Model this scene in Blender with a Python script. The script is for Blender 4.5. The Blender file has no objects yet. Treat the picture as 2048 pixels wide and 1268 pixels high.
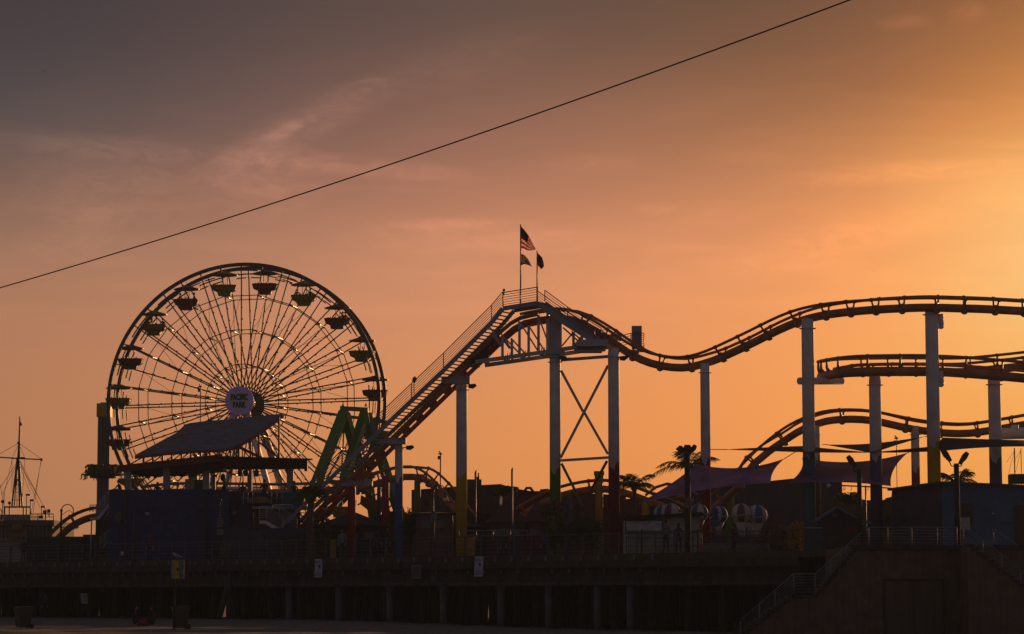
import bpy, math, random
from mathutils import Vector, Matrix
random.seed(7)
R = math.radians
F = 5500.0                    # focal length in photograph pixels (2048 wide)
CAMZ = 1.35
TILT = math.atan(561 / F)     # horizon sits at y = 1195 in the photograph
SC = bpy.context.scene
# ------------------------------------------------------------------ camera
cam = bpy.data.cameras.new('camera'); co = bpy.data.objects.new('camera', cam)
SC.collection.objects.link(co); SC.camera = co
co.location = (0, 0, CAMZ); co.rotation_euler = (R(90) + TILT, 0, 0)
cam.sensor_width = 36; cam.lens = 36 * F / 2048; cam.clip_start = 1; cam.clip_end = 40000
SC.render.resolution_x = 1024; SC.render.resolution_y = 634
SC.view_settings.view_transform = 'Standard'; SC.view_settings.look = 'None'
SC.view_settings.exposure = 0; SC.view_settings.gamma = 1
SUN_AZ, SUN_EL = 26.0, 6.5    # degrees right of the view axis / above the horizon

# ------------------------------------------------------------------ sky (world)
def lin(c):
    return tuple(((v / 255) / 12.92 if v / 255 <= .04045 else ((v / 255 + .055) / 1.055) ** 2.4) for v in c)
def el_of(y): return math.degrees(TILT + math.atan((634 - y) / F))
wd = bpy.data.worlds.new("World"); SC.world = wd; wd.use_nodes = True
NT = wd.node_tree; NT.nodes.clear()
def nd(t, **k):
    n = NT.nodes.new(t)
    for a, b in k.items(): setattr(n, a, b)
    return n
def lk(a, b): NT.links.new(a, b)
def mth(op, a, b=None, clamp=False):
    n = nd('ShaderNodeMath', operation=op); n.use_clamp = clamp
    for i, v in enumerate((a, b)):
        if v is None: continue
        if isinstance(v, (int, float)): n.inputs[i].default_value = v
        else: lk(v, n.inputs[i])
    return n.outputs[0]
tc = nd('ShaderNodeTexCoord'); sp = nd('ShaderNodeSeparateXYZ'); lk(tc.outputs['Generated'], sp.inputs[0])
azm = mth('MULTIPLY', mth('ARCTAN2', sp.outputs[0], sp.outputs[1]), 57.29578)
elv = mth('MULTIPLY', mth('ARCSINE', sp.outputs[2]), 57.29578)
elp = mth('DIVIDE', mth('MAXIMUM', elv, 0.0), 40.0, True)
ZEN = (66, 63, 71)
def key(pts):   # pts: [(y px or elevation tag, colour)]
    return pts
S = [(1195, None), (850, None), (700, None), (515, None), (400, None), (250, None), (130, None), (15, None)]
cols = [
 (-150, [(1195, (106, 93, 99)), (515, (98, 88, 96)), (15, (84, 79, 90))]),
 (-55, [(1195, (120, 92, 84)), (700, (112, 88, 82)), (515, (95, 80, 80)), (15, (66, 60, 66))]),
 (-10.4, [(1195, (192, 130, 88)), (800, (188, 128, 91)), (650, (180, 125, 94)), (515, (160, 117, 94)), (400, (132, 100, 86)), (250, (92, 79, 77)), (15, (70, 61, 64))]),
 (-1.1, [(1195, (236, 150, 84)), (850, (229, 149, 90)), (680, (221, 147, 102)), (515, (207, 140, 104)), (380, (176, 120, 95)), (250, (145, 103, 86)), (15, (101, 79, 71))]),
 (4.65, [(1195, (250, 158, 80)), (860, (249, 158, 86)), (650, (243, 158, 97)), (505, (231, 151, 101)), (380, (202, 134, 92)), (250, (166, 112, 80)), (15, (115, 83, 64))]),
 (7.6, [(1195, (254, 162, 80)), (850, (255, 167, 88)), (600, (253, 169, 100)), (450, (244, 160, 98)), (330, (215, 142, 88)), (204, (171, 113, 74)), (100, (146, 98, 67)), (15, (132, 90, 64))]),
 (10.3, [(1195, (255, 170, 82)), (800, (255, 177, 93)), (650, (255, 190, 114)), (515, (255, 189, 116)), (380, (255, 182, 108)), (250, (219, 144, 82)), (120, (180, 118, 70)), (15, (157, 103, 64))]),
 (19, [(1195, (255, 190, 95)), (700, (255, 225, 150)), (515, (255, 240, 180)), (250, (255, 200, 120)), (15, (215, 145, 85))]),
 (45, [(1195, (225, 145, 90)), (515, (190, 128, 92)), (15, (110, 84, 72))]),
 (110, [(1195, (118, 98, 98)), (515, (104, 92, 98)), (15, (82, 77, 88))]),
]
def herm(P, x):
    if x <= P[0][0]: return P[0][1]
    for i in range(len(P) - 1):
        if P[i][0] <= x <= P[i + 1][0]:
            t = (x - P[i][0]) / (P[i + 1][0] - P[i][0]); h = P[i + 1][0] - P[i][0]
            def sl(k):
                if k <= 0 or k >= len(P) - 1: return [0, 0, 0]
                return [(P[k + 1][1][j] - P[k - 1][1][j]) / (P[k + 1][0] - P[k - 1][0]) for j in range(3)]
            a, b = sl(i), sl(i + 1)
            return tuple((2*t**3-3*t**2+1)*P[i][1][j] + (t**3-2*t**2+t)*h*a[j] + (-2*t**3+3*t**2)*P[i+1][1][j] + (t**3-t**2)*h*b[j] for j in range(3))
    return P[-1][1]
es = [0, 1, 2, 3, 4, 5, 5.8, 6.6, 7.4, 8.2, 9, 9.8, 10.6, 11.4, 12.2, 13.5, 16, 20, 25, 30]
tab = []
for az, pts in cols:
    P = sorted([(max(el_of(y), 0), lin(c)) for y, c in pts] + [(30.0, lin(ZEN))])
    tab.append((az, [herm(P, e) for e in es]))
azs = [-150, -55, -30, -16, -10.4, -8, -6, -4, -1.1, 1, 2.8, 4.65, 6.1, 7.6, 9, 10.3, 13, 16, 19, 25, 34, 45, 110]
prev = None
for az in azs:
    r = nd('ShaderNodeValToRGB'); lk(elp, r.inputs[0]); cr = r.color_ramp; cr.interpolation = 'LINEAR'
    while len(cr.elements) < len(es): cr.elements.new(0.5)
    for e_, el in zip(es, cr.elements): el.position = e_ / 40
    for i, el in enumerate(cr.elements):
        c = herm([(a_, t_[i]) for a_, t_ in tab], az); el.color = (max(c[0], .02), max(c[1], .02), max(c[2], .02), 1)
    if prev is None: prev = (az, r.outputs[0]); continue
    mr = nd('ShaderNodeMapRange'); lk(azm, mr.inputs['Value']); mr.inputs['From Min'].default_value = prev[0]; mr.inputs['From Max'].default_value = az
    mx = nd('ShaderNodeMix', data_type='RGBA'); lk(mr.outputs[0], mx.inputs[0]); lk(prev[1], mx.inputs[6]); lk(r.outputs[0], mx.inputs[7])
    prev = (az, mx.outputs[2])
skycol = prev[1]
# thin cirrus, laid out in sky directions
cmb = nd('ShaderNodeCombineXYZ'); lk(azm, cmb.inputs[0]); lk(elv, cmb.inputs[1])
def cirrus(rot, sx, sy, scale, lo, hi, det=6, dist=.6, seed=0.0):
    mp = nd('ShaderNodeMapping'); lk(cmb.outputs[0], mp.inputs[0]); mp.inputs['Rotation'].default_value = (0, 0, R(rot)); mp.inputs['Scale'].default_value = (sx, sy, 1); mp.inputs['Location'].default_value = (seed, seed * .7, seed)
    nz = nd('ShaderNodeTexNoise'); lk(mp.outputs[0], nz.inputs['Vector']); nz.inputs['Scale'].default_value = scale; nz.inputs['Detail'].default_value = det; nz.inputs['Distortion'].default_value = dist
    m = nd('ShaderNodeMapRange', interpolation_type='SMOOTHSTEP'); lk(nz.outputs[0], m.inputs['Value']); m.inputs['From Min'].default_value = lo; m.inputs['From Max'].default_value = hi
    return m.outputs[0]
def band(v, a, b, c, d):
    m1 = nd('ShaderNodeMapRange', interpolation_type='SMOOTHSTEP'); lk(v, m1.inputs['Value']); m1.inputs['From Min'].default_value = a; m1.inputs['From Max'].default_value = b
    m2 = nd('ShaderNodeMapRange', interpolation_type='SMOOTHSTEP'); lk(v, m2.inputs['Value']); m2.inputs['From Min'].default_value = c; m2.inputs['From Max'].default_value = d
    m2.inputs['To Min'].default_value = 1; m2.inputs['To Max'].default_value = 0
    return mth('MULTIPLY', m1.outputs[0], m2.outputs[0])
def streak(x0, y0, x1, y1, w, amp):     # one soft wisp between two sky directions (given as photo columns/rows, turned into degrees)
    ax, ay, bx_, by = (x0 - 1024) / 96, (1195 - y0) / 96, (x1 - 1024) / 96, (1195 - y1) / 96
    mp = nd('ShaderNodeMapping', vector_type='TEXTURE'); lk(cmb.outputs[0], mp.inputs[0]); mp.inputs['Location'].default_value = ((ax + bx_) / 2, (ay + by) / 2, 0)
    mp.inputs['Rotation'].default_value = (0, 0, math.atan2(by - ay, bx_ - ax)); mp.inputs['Scale'].default_value = (math.hypot(bx_ - ax, by - ay) / 2 * 1.25, w / 96, 1)
    ln = nd('ShaderNodeVectorMath', operation='LENGTH'); lk(mp.outputs[0], ln.inputs[0])
    m = nd('ShaderNodeMapRange', interpolation_type='SMOOTHERSTEP'); lk(ln.outputs['Value'], m.inputs['Value']); m.inputs['From Min'].default_value = 0; m.inputs['From Max'].default_value = 1; m.inputs['To Min'].default_value = amp; m.inputs['To Max'].default_value = 0
    return m.outputs[0]
acc_ = None
for q in ((395, 350, 820, 155, 62, .24), (505, 290, 640, 236, 22, .22), (640, 200, 820, 150, 30, .14), (370, 380, 640, 310, 90, .20), (700, 180, 1180, 60, 80, .12), (-120, 292, 520, 318, 40, .20), (-100, 340, 520, 350, 70, .12), (400, 318, 800, 340, 40, .18), (620, 335, 1000, 356, 34, .14), (-80, 420, 500, 390, 90, .12), (430, 440, 700, 350, 70, .10),
          (720, 456, 1040, 444, 20, .12), (640, 470, 1300, 478, 60, .08), (1040, 330, 1320, 322, 30, .09), (1500, 368, 2100, 342, 34, .12), (1260, 420, 1370, 420, 22, .08), (1750, 62, 1880, 55, 26, .14), (1890, 48, 1990, 40, 30, .15), (1340, 570, 2000, 410, 70, .08), (-40, 500, 340, 520, 60, .10), (60, 470, 300, 440, 50, .07)):
    o_ = streak(*q); acc_ = o_ if acc_ is None else mth('ADD', acc_, o_)
brk = cirrus(-18, .9, 2.6, .9, .28, .72, det=12, dist=1.8, seed=4.0); brk2 = cirrus(20, 2.2, 5.5, 1.0, .30, .72, det=10, dist=1.4, seed=9.0)
c1 = mth('MULTIPLY', acc_, mth('ADD', mth('ADD', mth('MULTIPLY', brk, .75), mth('MULTIPLY', brk2, .35)), .35))
c3 = mth('MULTIPLY', cirrus(-8, .18, 1.3, .9, .42, .78, det=9, dist=1.4, seed=21.0), band(elv, 4, 7, 10, 13))
cs = mth('ADD', mth('MULTIPLY', c1, 1.15), mth('MULTIPLY', c3, .07))
mul = nd('ShaderNodeMix', data_type='RGBA', blend_type='ADD'); mul.inputs[0].default_value = 1
tint = nd('ShaderNodeMix', data_type='RGBA', blend_type='MULTIPLY'); tint.inputs[0].default_value = 1
lk(skycol, tint.inputs[6]); cc = nd('ShaderNodeCombineXYZ')
lk(mth('MULTIPLY', cs, 1.25), cc.inputs[0]); lk(mth('MULTIPLY', cs, 1.02), cc.inputs[1]); lk(mth('MULTIPLY', cs, .85), cc.inputs[2]); lk(cc.outputs[0], tint.inputs[7])
lk(skycol, mul.inputs[6]); lk(tint.outputs[2], mul.inputs[7])
bg = nd('ShaderNodeBackground'); bg.inputs[1].default_value = 1.0; lk(mul.outputs[2], bg.inputs[0])
wo = nd('ShaderNodeOutputWorld'); lk(bg.outputs[0], wo.inputs[0])

# ------------------------------------------------------------------ sun
sl = bpy.data.lights.new('sun', 'SUN'); so = bpy.data.objects.new('sun', sl); SC.collection.objects.link(so)
sl.energy = 2.2; sl.angle = R(0.6); sl.color = (1.0, .50, .20)
d = Vector((math.sin(R(SUN_AZ)) * math.cos(R(SUN_EL)), math.cos(R(SUN_AZ)) * math.cos(R(SUN_EL)), math.sin(R(SUN_EL))))
so.rotation_euler = d.to_track_quat('Z', 'Y').to_euler(); so.location = (60, 100, 60)

# ------------------------------------------------------------------ helpers
def W(px, py, Y):             # world point seen at a photograph pixel, at depth Y
    ct, st = math.cos(TILT), math.sin(TILT); up = 634 - py
    yy = F * ct - up * st; zz = F * st + up * ct; s = Y / yy
    return Vector(((px - 1024) * s, Y, CAMZ + zz * s))
def PX(n, Y): return n * Y / F
DECK = 3.77
def pier_y(x): return 190 - .917 * (x + 35.4)      # front edge of the pier
def smooth(a, b, t):
    t = max(0, min(1, (t - a) / (b - a))); return t * t * (3 - 2 * t)
def sandz(x, y): return -.45 * smooth(-14, 8, x) - .2 * smooth(8, 18, x)

MATS = {}
def mat(name, col, rough=.6, metal=0.0, var=.25, scale=3.0, bump=0.0, spec=.5, stretch=None, transl=0.0, clear=0.0):
    if name in MATS: return MATS[name]
    m = bpy.data.materials.new(name); m.use_nodes = True; nt = m.node_tree; b = nt.nodes['Principled BSDF']
    b.inputs['Roughness'].default_value = rough; b.inputs['Metallic'].default_value = metal
    b.inputs['Specular IOR Level'].default_value = spec
    t = nt.nodes.new('ShaderNodeTexCoord'); mp = nt.nodes.new('ShaderNodeMapping'); nz = nt.nodes.new('ShaderNodeTexNoise')
    nt.links.new(t.outputs['Object'], mp.inputs[0]); nt.links.new(mp.outputs[0], nz.inputs['Vector'])
    if stretch: mp.inputs['Scale'].default_value = stretch
    nz.inputs['Scale'].default_value = scale; nz.inputs['Detail'].default_value = 5
    r = nt.nodes.new('ShaderNodeMapRange'); nt.links.new(nz.outputs[0], r.inputs['Value'])
    r.inputs['From Min'].default_value = .3; r.inputs['From Max'].default_value = .7
    r.inputs['To Min'].default_value = 1 - var; r.inputs['To Max'].default_value = 1 + var
    mx = nt.nodes.new('ShaderNodeMix'); mx.data_type = 'RGBA'; mx.blend_type = 'MULTIPLY'; mx.inputs[0].default_value = 1
    mx.inputs[6].default_value = (*col, 1); nt.links.new(r.outputs[0], mx.inputs[7]); nt.links.new(mx.outputs[2], b.inputs['Base Color'])
    if bump:
        bp = nt.nodes.new('ShaderNodeBump'); bp.inputs['Strength'].default_value = bump; nt.links.new(nz.outputs[0], bp.inputs['Height']); nt.links.new(bp.outputs[0], b.inputs['Normal'])
    if transl:
        tr = nt.nodes.new('ShaderNodeBsdfTranslucent'); nt.links.new(mx.outputs[2], tr.inputs[0])
        ms = nt.nodes.new('ShaderNodeMixShader'); ms.inputs[0].default_value = transl
        nt.links.new(b.outputs[0], ms.inputs[1]); nt.links.new(tr.outputs[0], ms.inputs[2]); nt.links.new(ms.outputs[0], nt.nodes['Material Output'].inputs[0])
        if clear:      # open weave
            tp_ = nt.nodes.new('ShaderNodeBsdfTransparent'); m2 = nt.nodes.new('ShaderNodeMixShader'); m2.inputs[0].default_value = clear
            nt.links.new(ms.outputs[0], m2.inputs[1]); nt.links.new(tp_.outputs[0], m2.inputs[2]); nt.links.new(m2.outputs[0], nt.nodes['Material Output'].inputs[0])
    MATS[name] = m; return m
def banded(name, col, bands, axis='Z', freq=8.0, depth=.5):   # boards / ribs / shingles: dark joints of the material itself
    m = mat(name, col, .75, 0, .25, 2.0, .2); nt = m.node_tree; b = nt.nodes['Principled BSDF']
    t = nt.nodes.new('ShaderNodeTexCoord'); s = nt.nodes.new('ShaderNodeSeparateXYZ'); nt.links.new(t.outputs['Object'], s.inputs[0])
    a = nt.nodes.new('ShaderNodeMath'); a.operation = 'MULTIPLY'; a.inputs[1].default_value = freq; nt.links.new(s.outputs[axis], a.inputs[0])
    f = nt.nodes.new('ShaderNodeMath'); f.operation = 'FRACT'; nt.links.new(a.outputs[0], f.inputs[0])
    g = nt.nodes.new('ShaderNodeMath'); g.operation = 'GREATER_THAN'; g.inputs[1].default_value = bands; nt.links.new(f.outputs[0], g.inputs[0])
    old = b.inputs['Base Color'].links[0].from_socket
    mx = nt.nodes.new('ShaderNodeMix'); mx.data_type = 'RGBA'; mx.blend_type = 'MULTIPLY'; nt.links.new(g.outputs[0], mx.inputs[0])
    nt.links.new(old, mx.inputs[6]); mx.inputs[7].default_value = (depth, depth, depth, 1); nt.links.new(mx.outputs[2], b.inputs['Base Color'])
    return m
def two_tone(name, low, zsplit, rad):     # white column whose lower part is painted, with a scrolled paint edge
    m = mat(name, (.68, .65, .62), .55, 0, .14, 1.5, 0); nt = m.node_tree; b = nt.nodes['Principled BSDF']
    t = nt.nodes.new('ShaderNodeTexCoord'); s = nt.nodes.new('ShaderNodeSeparateXYZ'); nt.links.new(t.outputs['Object'], s.inputs[0])
    def M(op, a_, b_=None):
        n = nt.nodes.new('ShaderNodeMath'); n.operation = op
        for i, v in enumerate((a_, b_)):
            if v is None: continue
            if isinstance(v, (int, float)): n.inputs[i].default_value = v
            else: nt.links.new(v, n.inputs[i])
        return n.outputs[0]
    ang = M('ARCTAN2', s.outputs[1], s.outputs[0])
    a2 = M('ADD', ang, math.pi / 2 + .25)
    w = M('ADD', M('MULTIPLY', M('COSINE', M('MULTIPLY', a2, 3.0)), -.26), M('MULTIPLY', M('COSINE', M('MULTIPLY', M('ADD', a2, .5), 9.0)), -.07))
    g = M('LESS_THAN', M('ADD', s.outputs[2], M('MULTIPLY', w, -1.0)), zsplit - .05)
    old = b.inputs['Base Color'].links[0].from_socket
    mx = nt.nodes.new('ShaderNodeMix'); mx.data_type = 'RGBA'; nt.links.new(g, mx.inputs[0]); nt.links.new(old, mx.inputs[6]); mx.inputs[7].default_value = (*low, 1)
    nt.links.new(mx.outputs[2], b.inputs['Base Color']); return m

ORG = {}
class MB:
    def __init__(s): s.v = []; s.f = []; s.m = []; s.sm = []
    def add(s, vs, fs, mi=0, sm=False):
        o = len(s.v); s.v += [tuple(v) for v in vs]; s.f += [tuple(i + o for i in f) for f in fs]; s.m += [mi] * len(fs); s.sm += [sm] * len(fs); return s
    def box(s, c, sz, rz=0, mi=0):
        c = Vector(c); x, y, z = sz[0] / 2, sz[1] / 2, sz[2] / 2; M = Matrix.Rotation(rz, 3, 'Z')
        vs = [c + M @ Vector(q) for q in ((-x, -y, -z), (x, -y, -z), (x, y, -z), (-x, y, -z), (-x, -y, z), (x, -y, z), (x, y, z), (-x, y, z))]
        return s.add(vs, [(0, 3, 2, 1), (4, 5, 6, 7), (0, 1, 5, 4), (1, 2, 6, 5), (2, 3, 7, 6), (3, 0, 4, 7)], mi)
    def bar(s, a, b, w, h=None, up=(0, 0, 1), mi=0):
        a, b = Vector(a), Vector(b); h = h or w; d = (b - a).normalized(); u = Vector(up)
        if abs(d.dot(u)) > .98: u = Vector((0, 1, 0))
        x = d.cross(u).normalized(); z = x.cross(d).normalized()
        vs = []
        for p in (a, b):
            for i, j in ((-1, -1), (1, -1), (1, 1), (-1, 1)): vs.append(p + x * w / 2 * i + z * h / 2 * j)
        return s.add(vs, [(0, 1, 2, 3), (7, 6, 5, 4), (0, 4, 5, 1), (1, 5, 6, 2), (2, 6, 7, 3), (3, 7, 4, 0)], mi)
    def tube(s, pts, r, n=8, closed=False, mi=0, sm=True, caps=True):
        pts = [Vector(p) for p in pts]; N = len(pts); rr = r if isinstance(r, (list, tuple)) else [r] * N; vs = []; nrm = None
        for i, p in enumerate(pts):
            a = pts[i - 1] if (i > 0 or closed) else p; b = pts[(i + 1) % N] if (i < N - 1 or closed) else p
            t = (b - a).normalized()
            if nrm is None:
                nrm = t.cross(Vector((0, 0, 1)))
                if nrm.length < .05: nrm = t.cross(Vector((0, 1, 0)))
            nrm = (nrm - t * nrm.dot(t)).normalized(); bn = t.cross(nrm)
            for k in range(n):
                q = 2 * math.pi * k / n; vs.append(p + (nrm * math.cos(q) + bn * math.sin(q)) * rr[i])
        fs = []
        for i in range(N if closed else N - 1):
            for k in range(n):
                a = i * n + k; b = i * n + (k + 1) % n; c = ((i + 1) % N) * n + (k + 1) % n; e = ((i + 1) % N) * n + k
                fs.append((a, e, c, b))
        s.add(vs, fs, mi, sm)
        if caps and not closed:
            o = len(s.v) - len(vs); s.f += [tuple(o + k for k in range(n)), tuple(o + (N - 1) * n + k for k in reversed(range(n)))]; s.m += [mi] * 2; s.sm += [False] * 2
        return s
    def cyl(s, c, r, h, n=24, r2=None, mi=0):
        c = Vector(c); return s.tube([c, c + Vector((0, 0, h))], [r, r if r2 is None else r2], n, mi=mi)
    def prism(s, poly, ext, mi=0):
        n = len(poly); e = Vector(ext); vs = [Vector(p) for p in poly] + [Vector(p) + e for p in poly]
        return s.add(vs, [tuple(range(n)), tuple(reversed(range(n, 2 * n)))] + [(i, i + n, (i + 1) % n + n, (i + 1) % n) for i in range(n)], mi)
    def ball(s, c, r, n=12, m=8, mi=0, sq=(1, 1, 1), mfun=None):
        c = Vector(c); vs = []; fs = []; mm = []
        for j in range(m + 1):
            th = math.pi * j / m
            for i in range(n):
                ph = 2 * math.pi * i / n; vs.append(c + Vector((math.sin(th) * math.cos(ph) * r * sq[0], math.sin(th) * math.sin(ph) * r * sq[1], math.cos(th) * r * sq[2])))
        for j in range(m):
            for i in range(n): fs.append((j * n + i, (j + 1) * n + i, (j + 1) * n + (i + 1) % n, j * n + (i + 1) % n)); mm.append(mfun(i, j) if mfun else mi)
        o = len(s.v); s.v += [tuple(v) for v in vs]; s.f += [tuple(q + o for q in f) for f in fs]; s.m += mm; s.sm += [True] * len(fs); return s
    def build(s, name, m, parent=None, origin=None, link=True):
        o0 = ORG.get(parent.name, Vector((0, 0, 0))) if parent else Vector(origin or (0, 0, 0))
        me = bpy.data.meshes.new(name); me.from_pydata([tuple(Vector(v) - o0) for v in s.v], [], s.f)
        ms = m if isinstance(m, (list, tuple)) else [m]
        for q in ms: me.materials.append(q)
        me.polygons.foreach_set('material_index', s.m); me.polygons.foreach_set('use_smooth', s.sm); me.update()
        o = bpy.data.objects.new(name, me); SC.collection.objects.link(o)
        if parent: o.parent = parent
        else: o.location = o0
        ORG[o.name] = o0; return o
def tag(o, label=None, cat=None, group=None, kind=None):
    if label: o['label'] = label
    if cat: o['category'] = cat
    if group: o['group'] = group
    if kind: o['kind'] = kind
    return o
def thing(name, label, cat, loc, group=None, rz=0):
    o = bpy.data.objects.new(name, None); SC.collection.objects.link(o); o.location = loc; o.rotation_euler.z = rz; o.empty_display_size = .3
    ORG[o.name] = Vector(loc); return tag(o, label, cat, group)
def kids(o): return [c for c in bpy.data.objects if c.parent == o]
def copy_thing(o, loc, label, group=None, cat=None):
    tree = []
    def rec(a, par):
        c = a.copy(); SC.collection.objects.link(c); c.parent = par; tree.append(c)
        for ch in kids(a): rec(ch, c)
        return c
    c = rec(o, None); c.location = loc; c['label'] = label
    if group: c['group'] = group
    ORG[c.name] = Vector(loc); return c
def spline(pts, step):
    pts = [Vector(p) for p in pts]; out = []
    for i in range(len(pts) - 1):
        p0 = pts[max(i - 1, 0)]; p1 = pts[i]; p2 = pts[i + 1]; p3 = pts[min(i + 2, len(pts) - 1)]
        n = max(1, int((p2 - p1).length / step))
        for k in range(n):
            t = k / n
            out.append(.5 * ((2 * p1) + (p2 - p0) * t + (2 * p0 - 5 * p1 + 4 * p2 - p3) * t * t + (3 * p1 - p0 - 3 * p2 + p3) * t ** 3))
    out.append(pts[-1]); return out

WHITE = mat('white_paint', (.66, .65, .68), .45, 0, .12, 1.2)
GALV = mat('galvanised_steel', (.30, .31, .34), .38, .75, .2, 4)
DARKM = mat('dark_steel', (.05, .05, .055), .5, .4, .2, 4)
BLACK = mat('black_plastic', (.025, .025, .025), .55, 0, .2, 4)
ORANGE = mat('orange_track_paint', (.34, .145, .065), .45, 0, .3, 1.5)
REDBR = mat('red_brown_steel', (.26, .045, .020), .5, 0, .3, 1.5)
GREEN = mat('green_paint', (.05, .20, .035), .45, 0, .25, 1)
YELLOW = mat('yellow_paint', (.40, .26, .03), .45, 0, .2, 1)
RED = mat('red_paint', (.32, .03, .035), .4, 0, .2, 1)
BLUEP = mat('blue_paint', (.035, .07, .20), .5, 0, .2, 1)
CONC = mat('concrete', (.12, .12, .135), .85, 0, .25, 2, .3)
WOOD = banded('dark_timber', (.075, .05, .035), .94, 'X', 4.0, .35)
PILEW = mat('timber_pile', (.05, .038, .03), .85, 0, .4, 3, .3, stretch=(1, 1, .2))
CLOTH = mat('cloth', (.05, .05, .06), .9)
SKIN = mat('skin', (.32, .18, .12), .6); HAIR = mat('hair', (.02, .013, .01), .7)
GLASS = mat('dark_glass', (.02, .025, .03), .08, 0, .1, 2)
# ------------------------------------------------------------------ ground, sea
def grid(name, x0, x1, y0, y1, nx, ny, zf, m):
    g = MB(); vs = [(x0 + (x1 - x0) * i / nx, y0 + (y1 - y0) * j / ny, 0) for j in range(ny + 1) for i in range(nx + 1)]
    vs = [(x, y, zf(x, y)) for x, y, _ in vs]
    fs = [(j * (nx + 1) + i, j * (nx + 1) + i + 1, (j + 1) * (nx + 1) + i + 1, (j + 1) * (nx + 1) + i) for j in range(ny) for i in range(nx)]
    g.add(vs, fs, 0, True); return tag(g.build(name, m), kind='structure')
SAND = mat('beach_sand', (.095, .09, .085), .95, 0, .35, 1.2, .6)
rs = random.Random(3)
def zf(x, y):
    edge = pier_y(x) + 16
    z = sandz(x, y) * smooth(40, 105, y) + .035 * math.sin(x * 1.7 + y * .31) * math.sin(y * .53 - x * .4)
    if y > edge: z -= .035 * (y - edge)
    return z
grid('sand', -75, 60, -40, 260, 200, 330, zf, SAND)
def zf2(x, y): return -4.0 if abs(x) < 74 and 41 < y < 259 else -.65
g = MB(); g.add([(-300, -200, -.08), (300, -200, -.08), (300, 100, -.75), (-300, 100, -.75)], [(0, 1, 2, 3)]); g.build('sand_foreground', SAND); tag(bpy.data.objects['sand_foreground'], kind='structure')
SEA = mat('sea_water', (.05, .055, .065), .32, 0, .3, 1.1, 1.0, stretch=(.5, 1.0, 1))
g = MB(); g.add([(-3900, 150, -.85), (3900, 150, -.85), (3900, 3900, -.85), (-3900, 3900, -.85)], [(0, 1, 2, 3)]); tag(g.build('sea', SEA), kind='structure')

# ------------------------------------------------------------------ ferris wheel
TH = R(7.8)
WC = W(493, 806, 240)
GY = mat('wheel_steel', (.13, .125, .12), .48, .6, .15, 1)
wheel = thing('ferris_wheel', 'tall grey ferris wheel with a round white sign on its hub', 'ferris wheel', (WC.x, WC.y, DECK), rz=-TH)
ORG[wheel.name] = Vector((0, 0, 0))
HZ = WC.z - DECK             # hub height in the wheel's own frame; local y = axle
RW, HWD = 12.2, 1.38
def wp(r, phi, y): return Vector((r * math.sin(phi), y, HZ + r * math.cos(phi)))
def wpart(name, mb, m, parent=None):
    o = mb.build(name, m, None); o.location = (0, 0, 0); o.parent = parent or wheel; ORG[o.name] = Vector((0, 0, 0)); return o
PH0 = R(7.8)
for side in (-1, 1):
    g = MB(); n = 120; y0 = side * HWD
    for (ri, ro, w) in ((RW - .31, RW, .15), (RW - .72, RW - .62, .10)):
        vs = []
        for k in range(n):
            p = 2 * math.pi * k / n
            for r, yy in ((ri, -w / 2), (ro, -w / 2), (ro, w / 2), (ri, w / 2)): vs.append(wp(r, p, y0 + yy))
        fs = [(4 * k + a, 4 * k + (a + 1) % 4, 4 * ((k + 1) % n) + (a + 1) % 4, 4 * ((k + 1) % n) + a) for k in range(n) for a in range(4)]
        if ri > RW - .5: g.add(vs, fs)
        else:
            keep = [f for i, f in enumerate(fs) if (i // 4) % 6 not in (2, 3)]; g.add(vs, keep)
    for k in range(40):
        p = PH0 + 2 * math.pi * k / 40; g.bar(wp(RW - .9, p, y0), wp(RW - .2, p, y0), .12, .10)
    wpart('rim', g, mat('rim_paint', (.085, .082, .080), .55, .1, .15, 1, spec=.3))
# light strips between the gondola bays
def rot_copies(mb, name, m, n, step, start, parent=None):
    """mb is modelled at the top of the wheel, relative to the hub axis"""
    o0 = mb.build(name, m)
    for k in range(n):
        o = o0 if k == 0 else o0.copy()
        if k: SC.collection.objects.link(o)
        o.parent = wheel; o.location = (0, 0, HZ); o.rotation_euler = (0, start + step * k, 0); ORG[o.name] = Vector((0, 0, 0))
def tp(r, phi, y): return Vector((r * math.sin(phi), y, r * math.cos(phi)))
STEP = 2 * math.pi / 20
for s in (-1, 1):
    g = MB()
    for q in (-.10, .02): g.bar(tp(RW - 1.0, q, s * HWD), tp(RW - 1.0, q + .08, s * HWD), .09, .09)
    g.bar(tp(RW - 1.0, -.03, s * HWD), tp(RW - 1.0, .03, s * HWD), .03, .03)
    rot_copies(g, 'light_strip', BLACK, 20, STEP, PH0 + STEP / 2)
# forty spokes on each side, each a mesh of its own
spm = {}
for side in (-1, 1):
    g = MB(); hub_y = -1.9 if side < 0 else 2.3
    a = Vector((0, hub_y, .95)); b = Vector((0, side * HWD, RW - .8))
    g.tube([a, b], .056, 6)
    for t in (.2, .3, .4, .5, .6, .7, .8):
        c = a.lerp(b, t); g.box(c + Vector((.08, 0, 0)), (.09, .07, .12), mi=1)
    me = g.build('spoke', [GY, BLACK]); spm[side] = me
    for k in range(40):
        o = me if k == 0 else me.copy()
        if k: SC.collection.objects.link(o)
        o.parent = wheel; o.location = (0, 0, HZ); o.rotation_euler = (0, PH0 + 2 * math.pi * k / 40, 0); ORG[o.name] = Vector((0, 0, 0))
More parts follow.
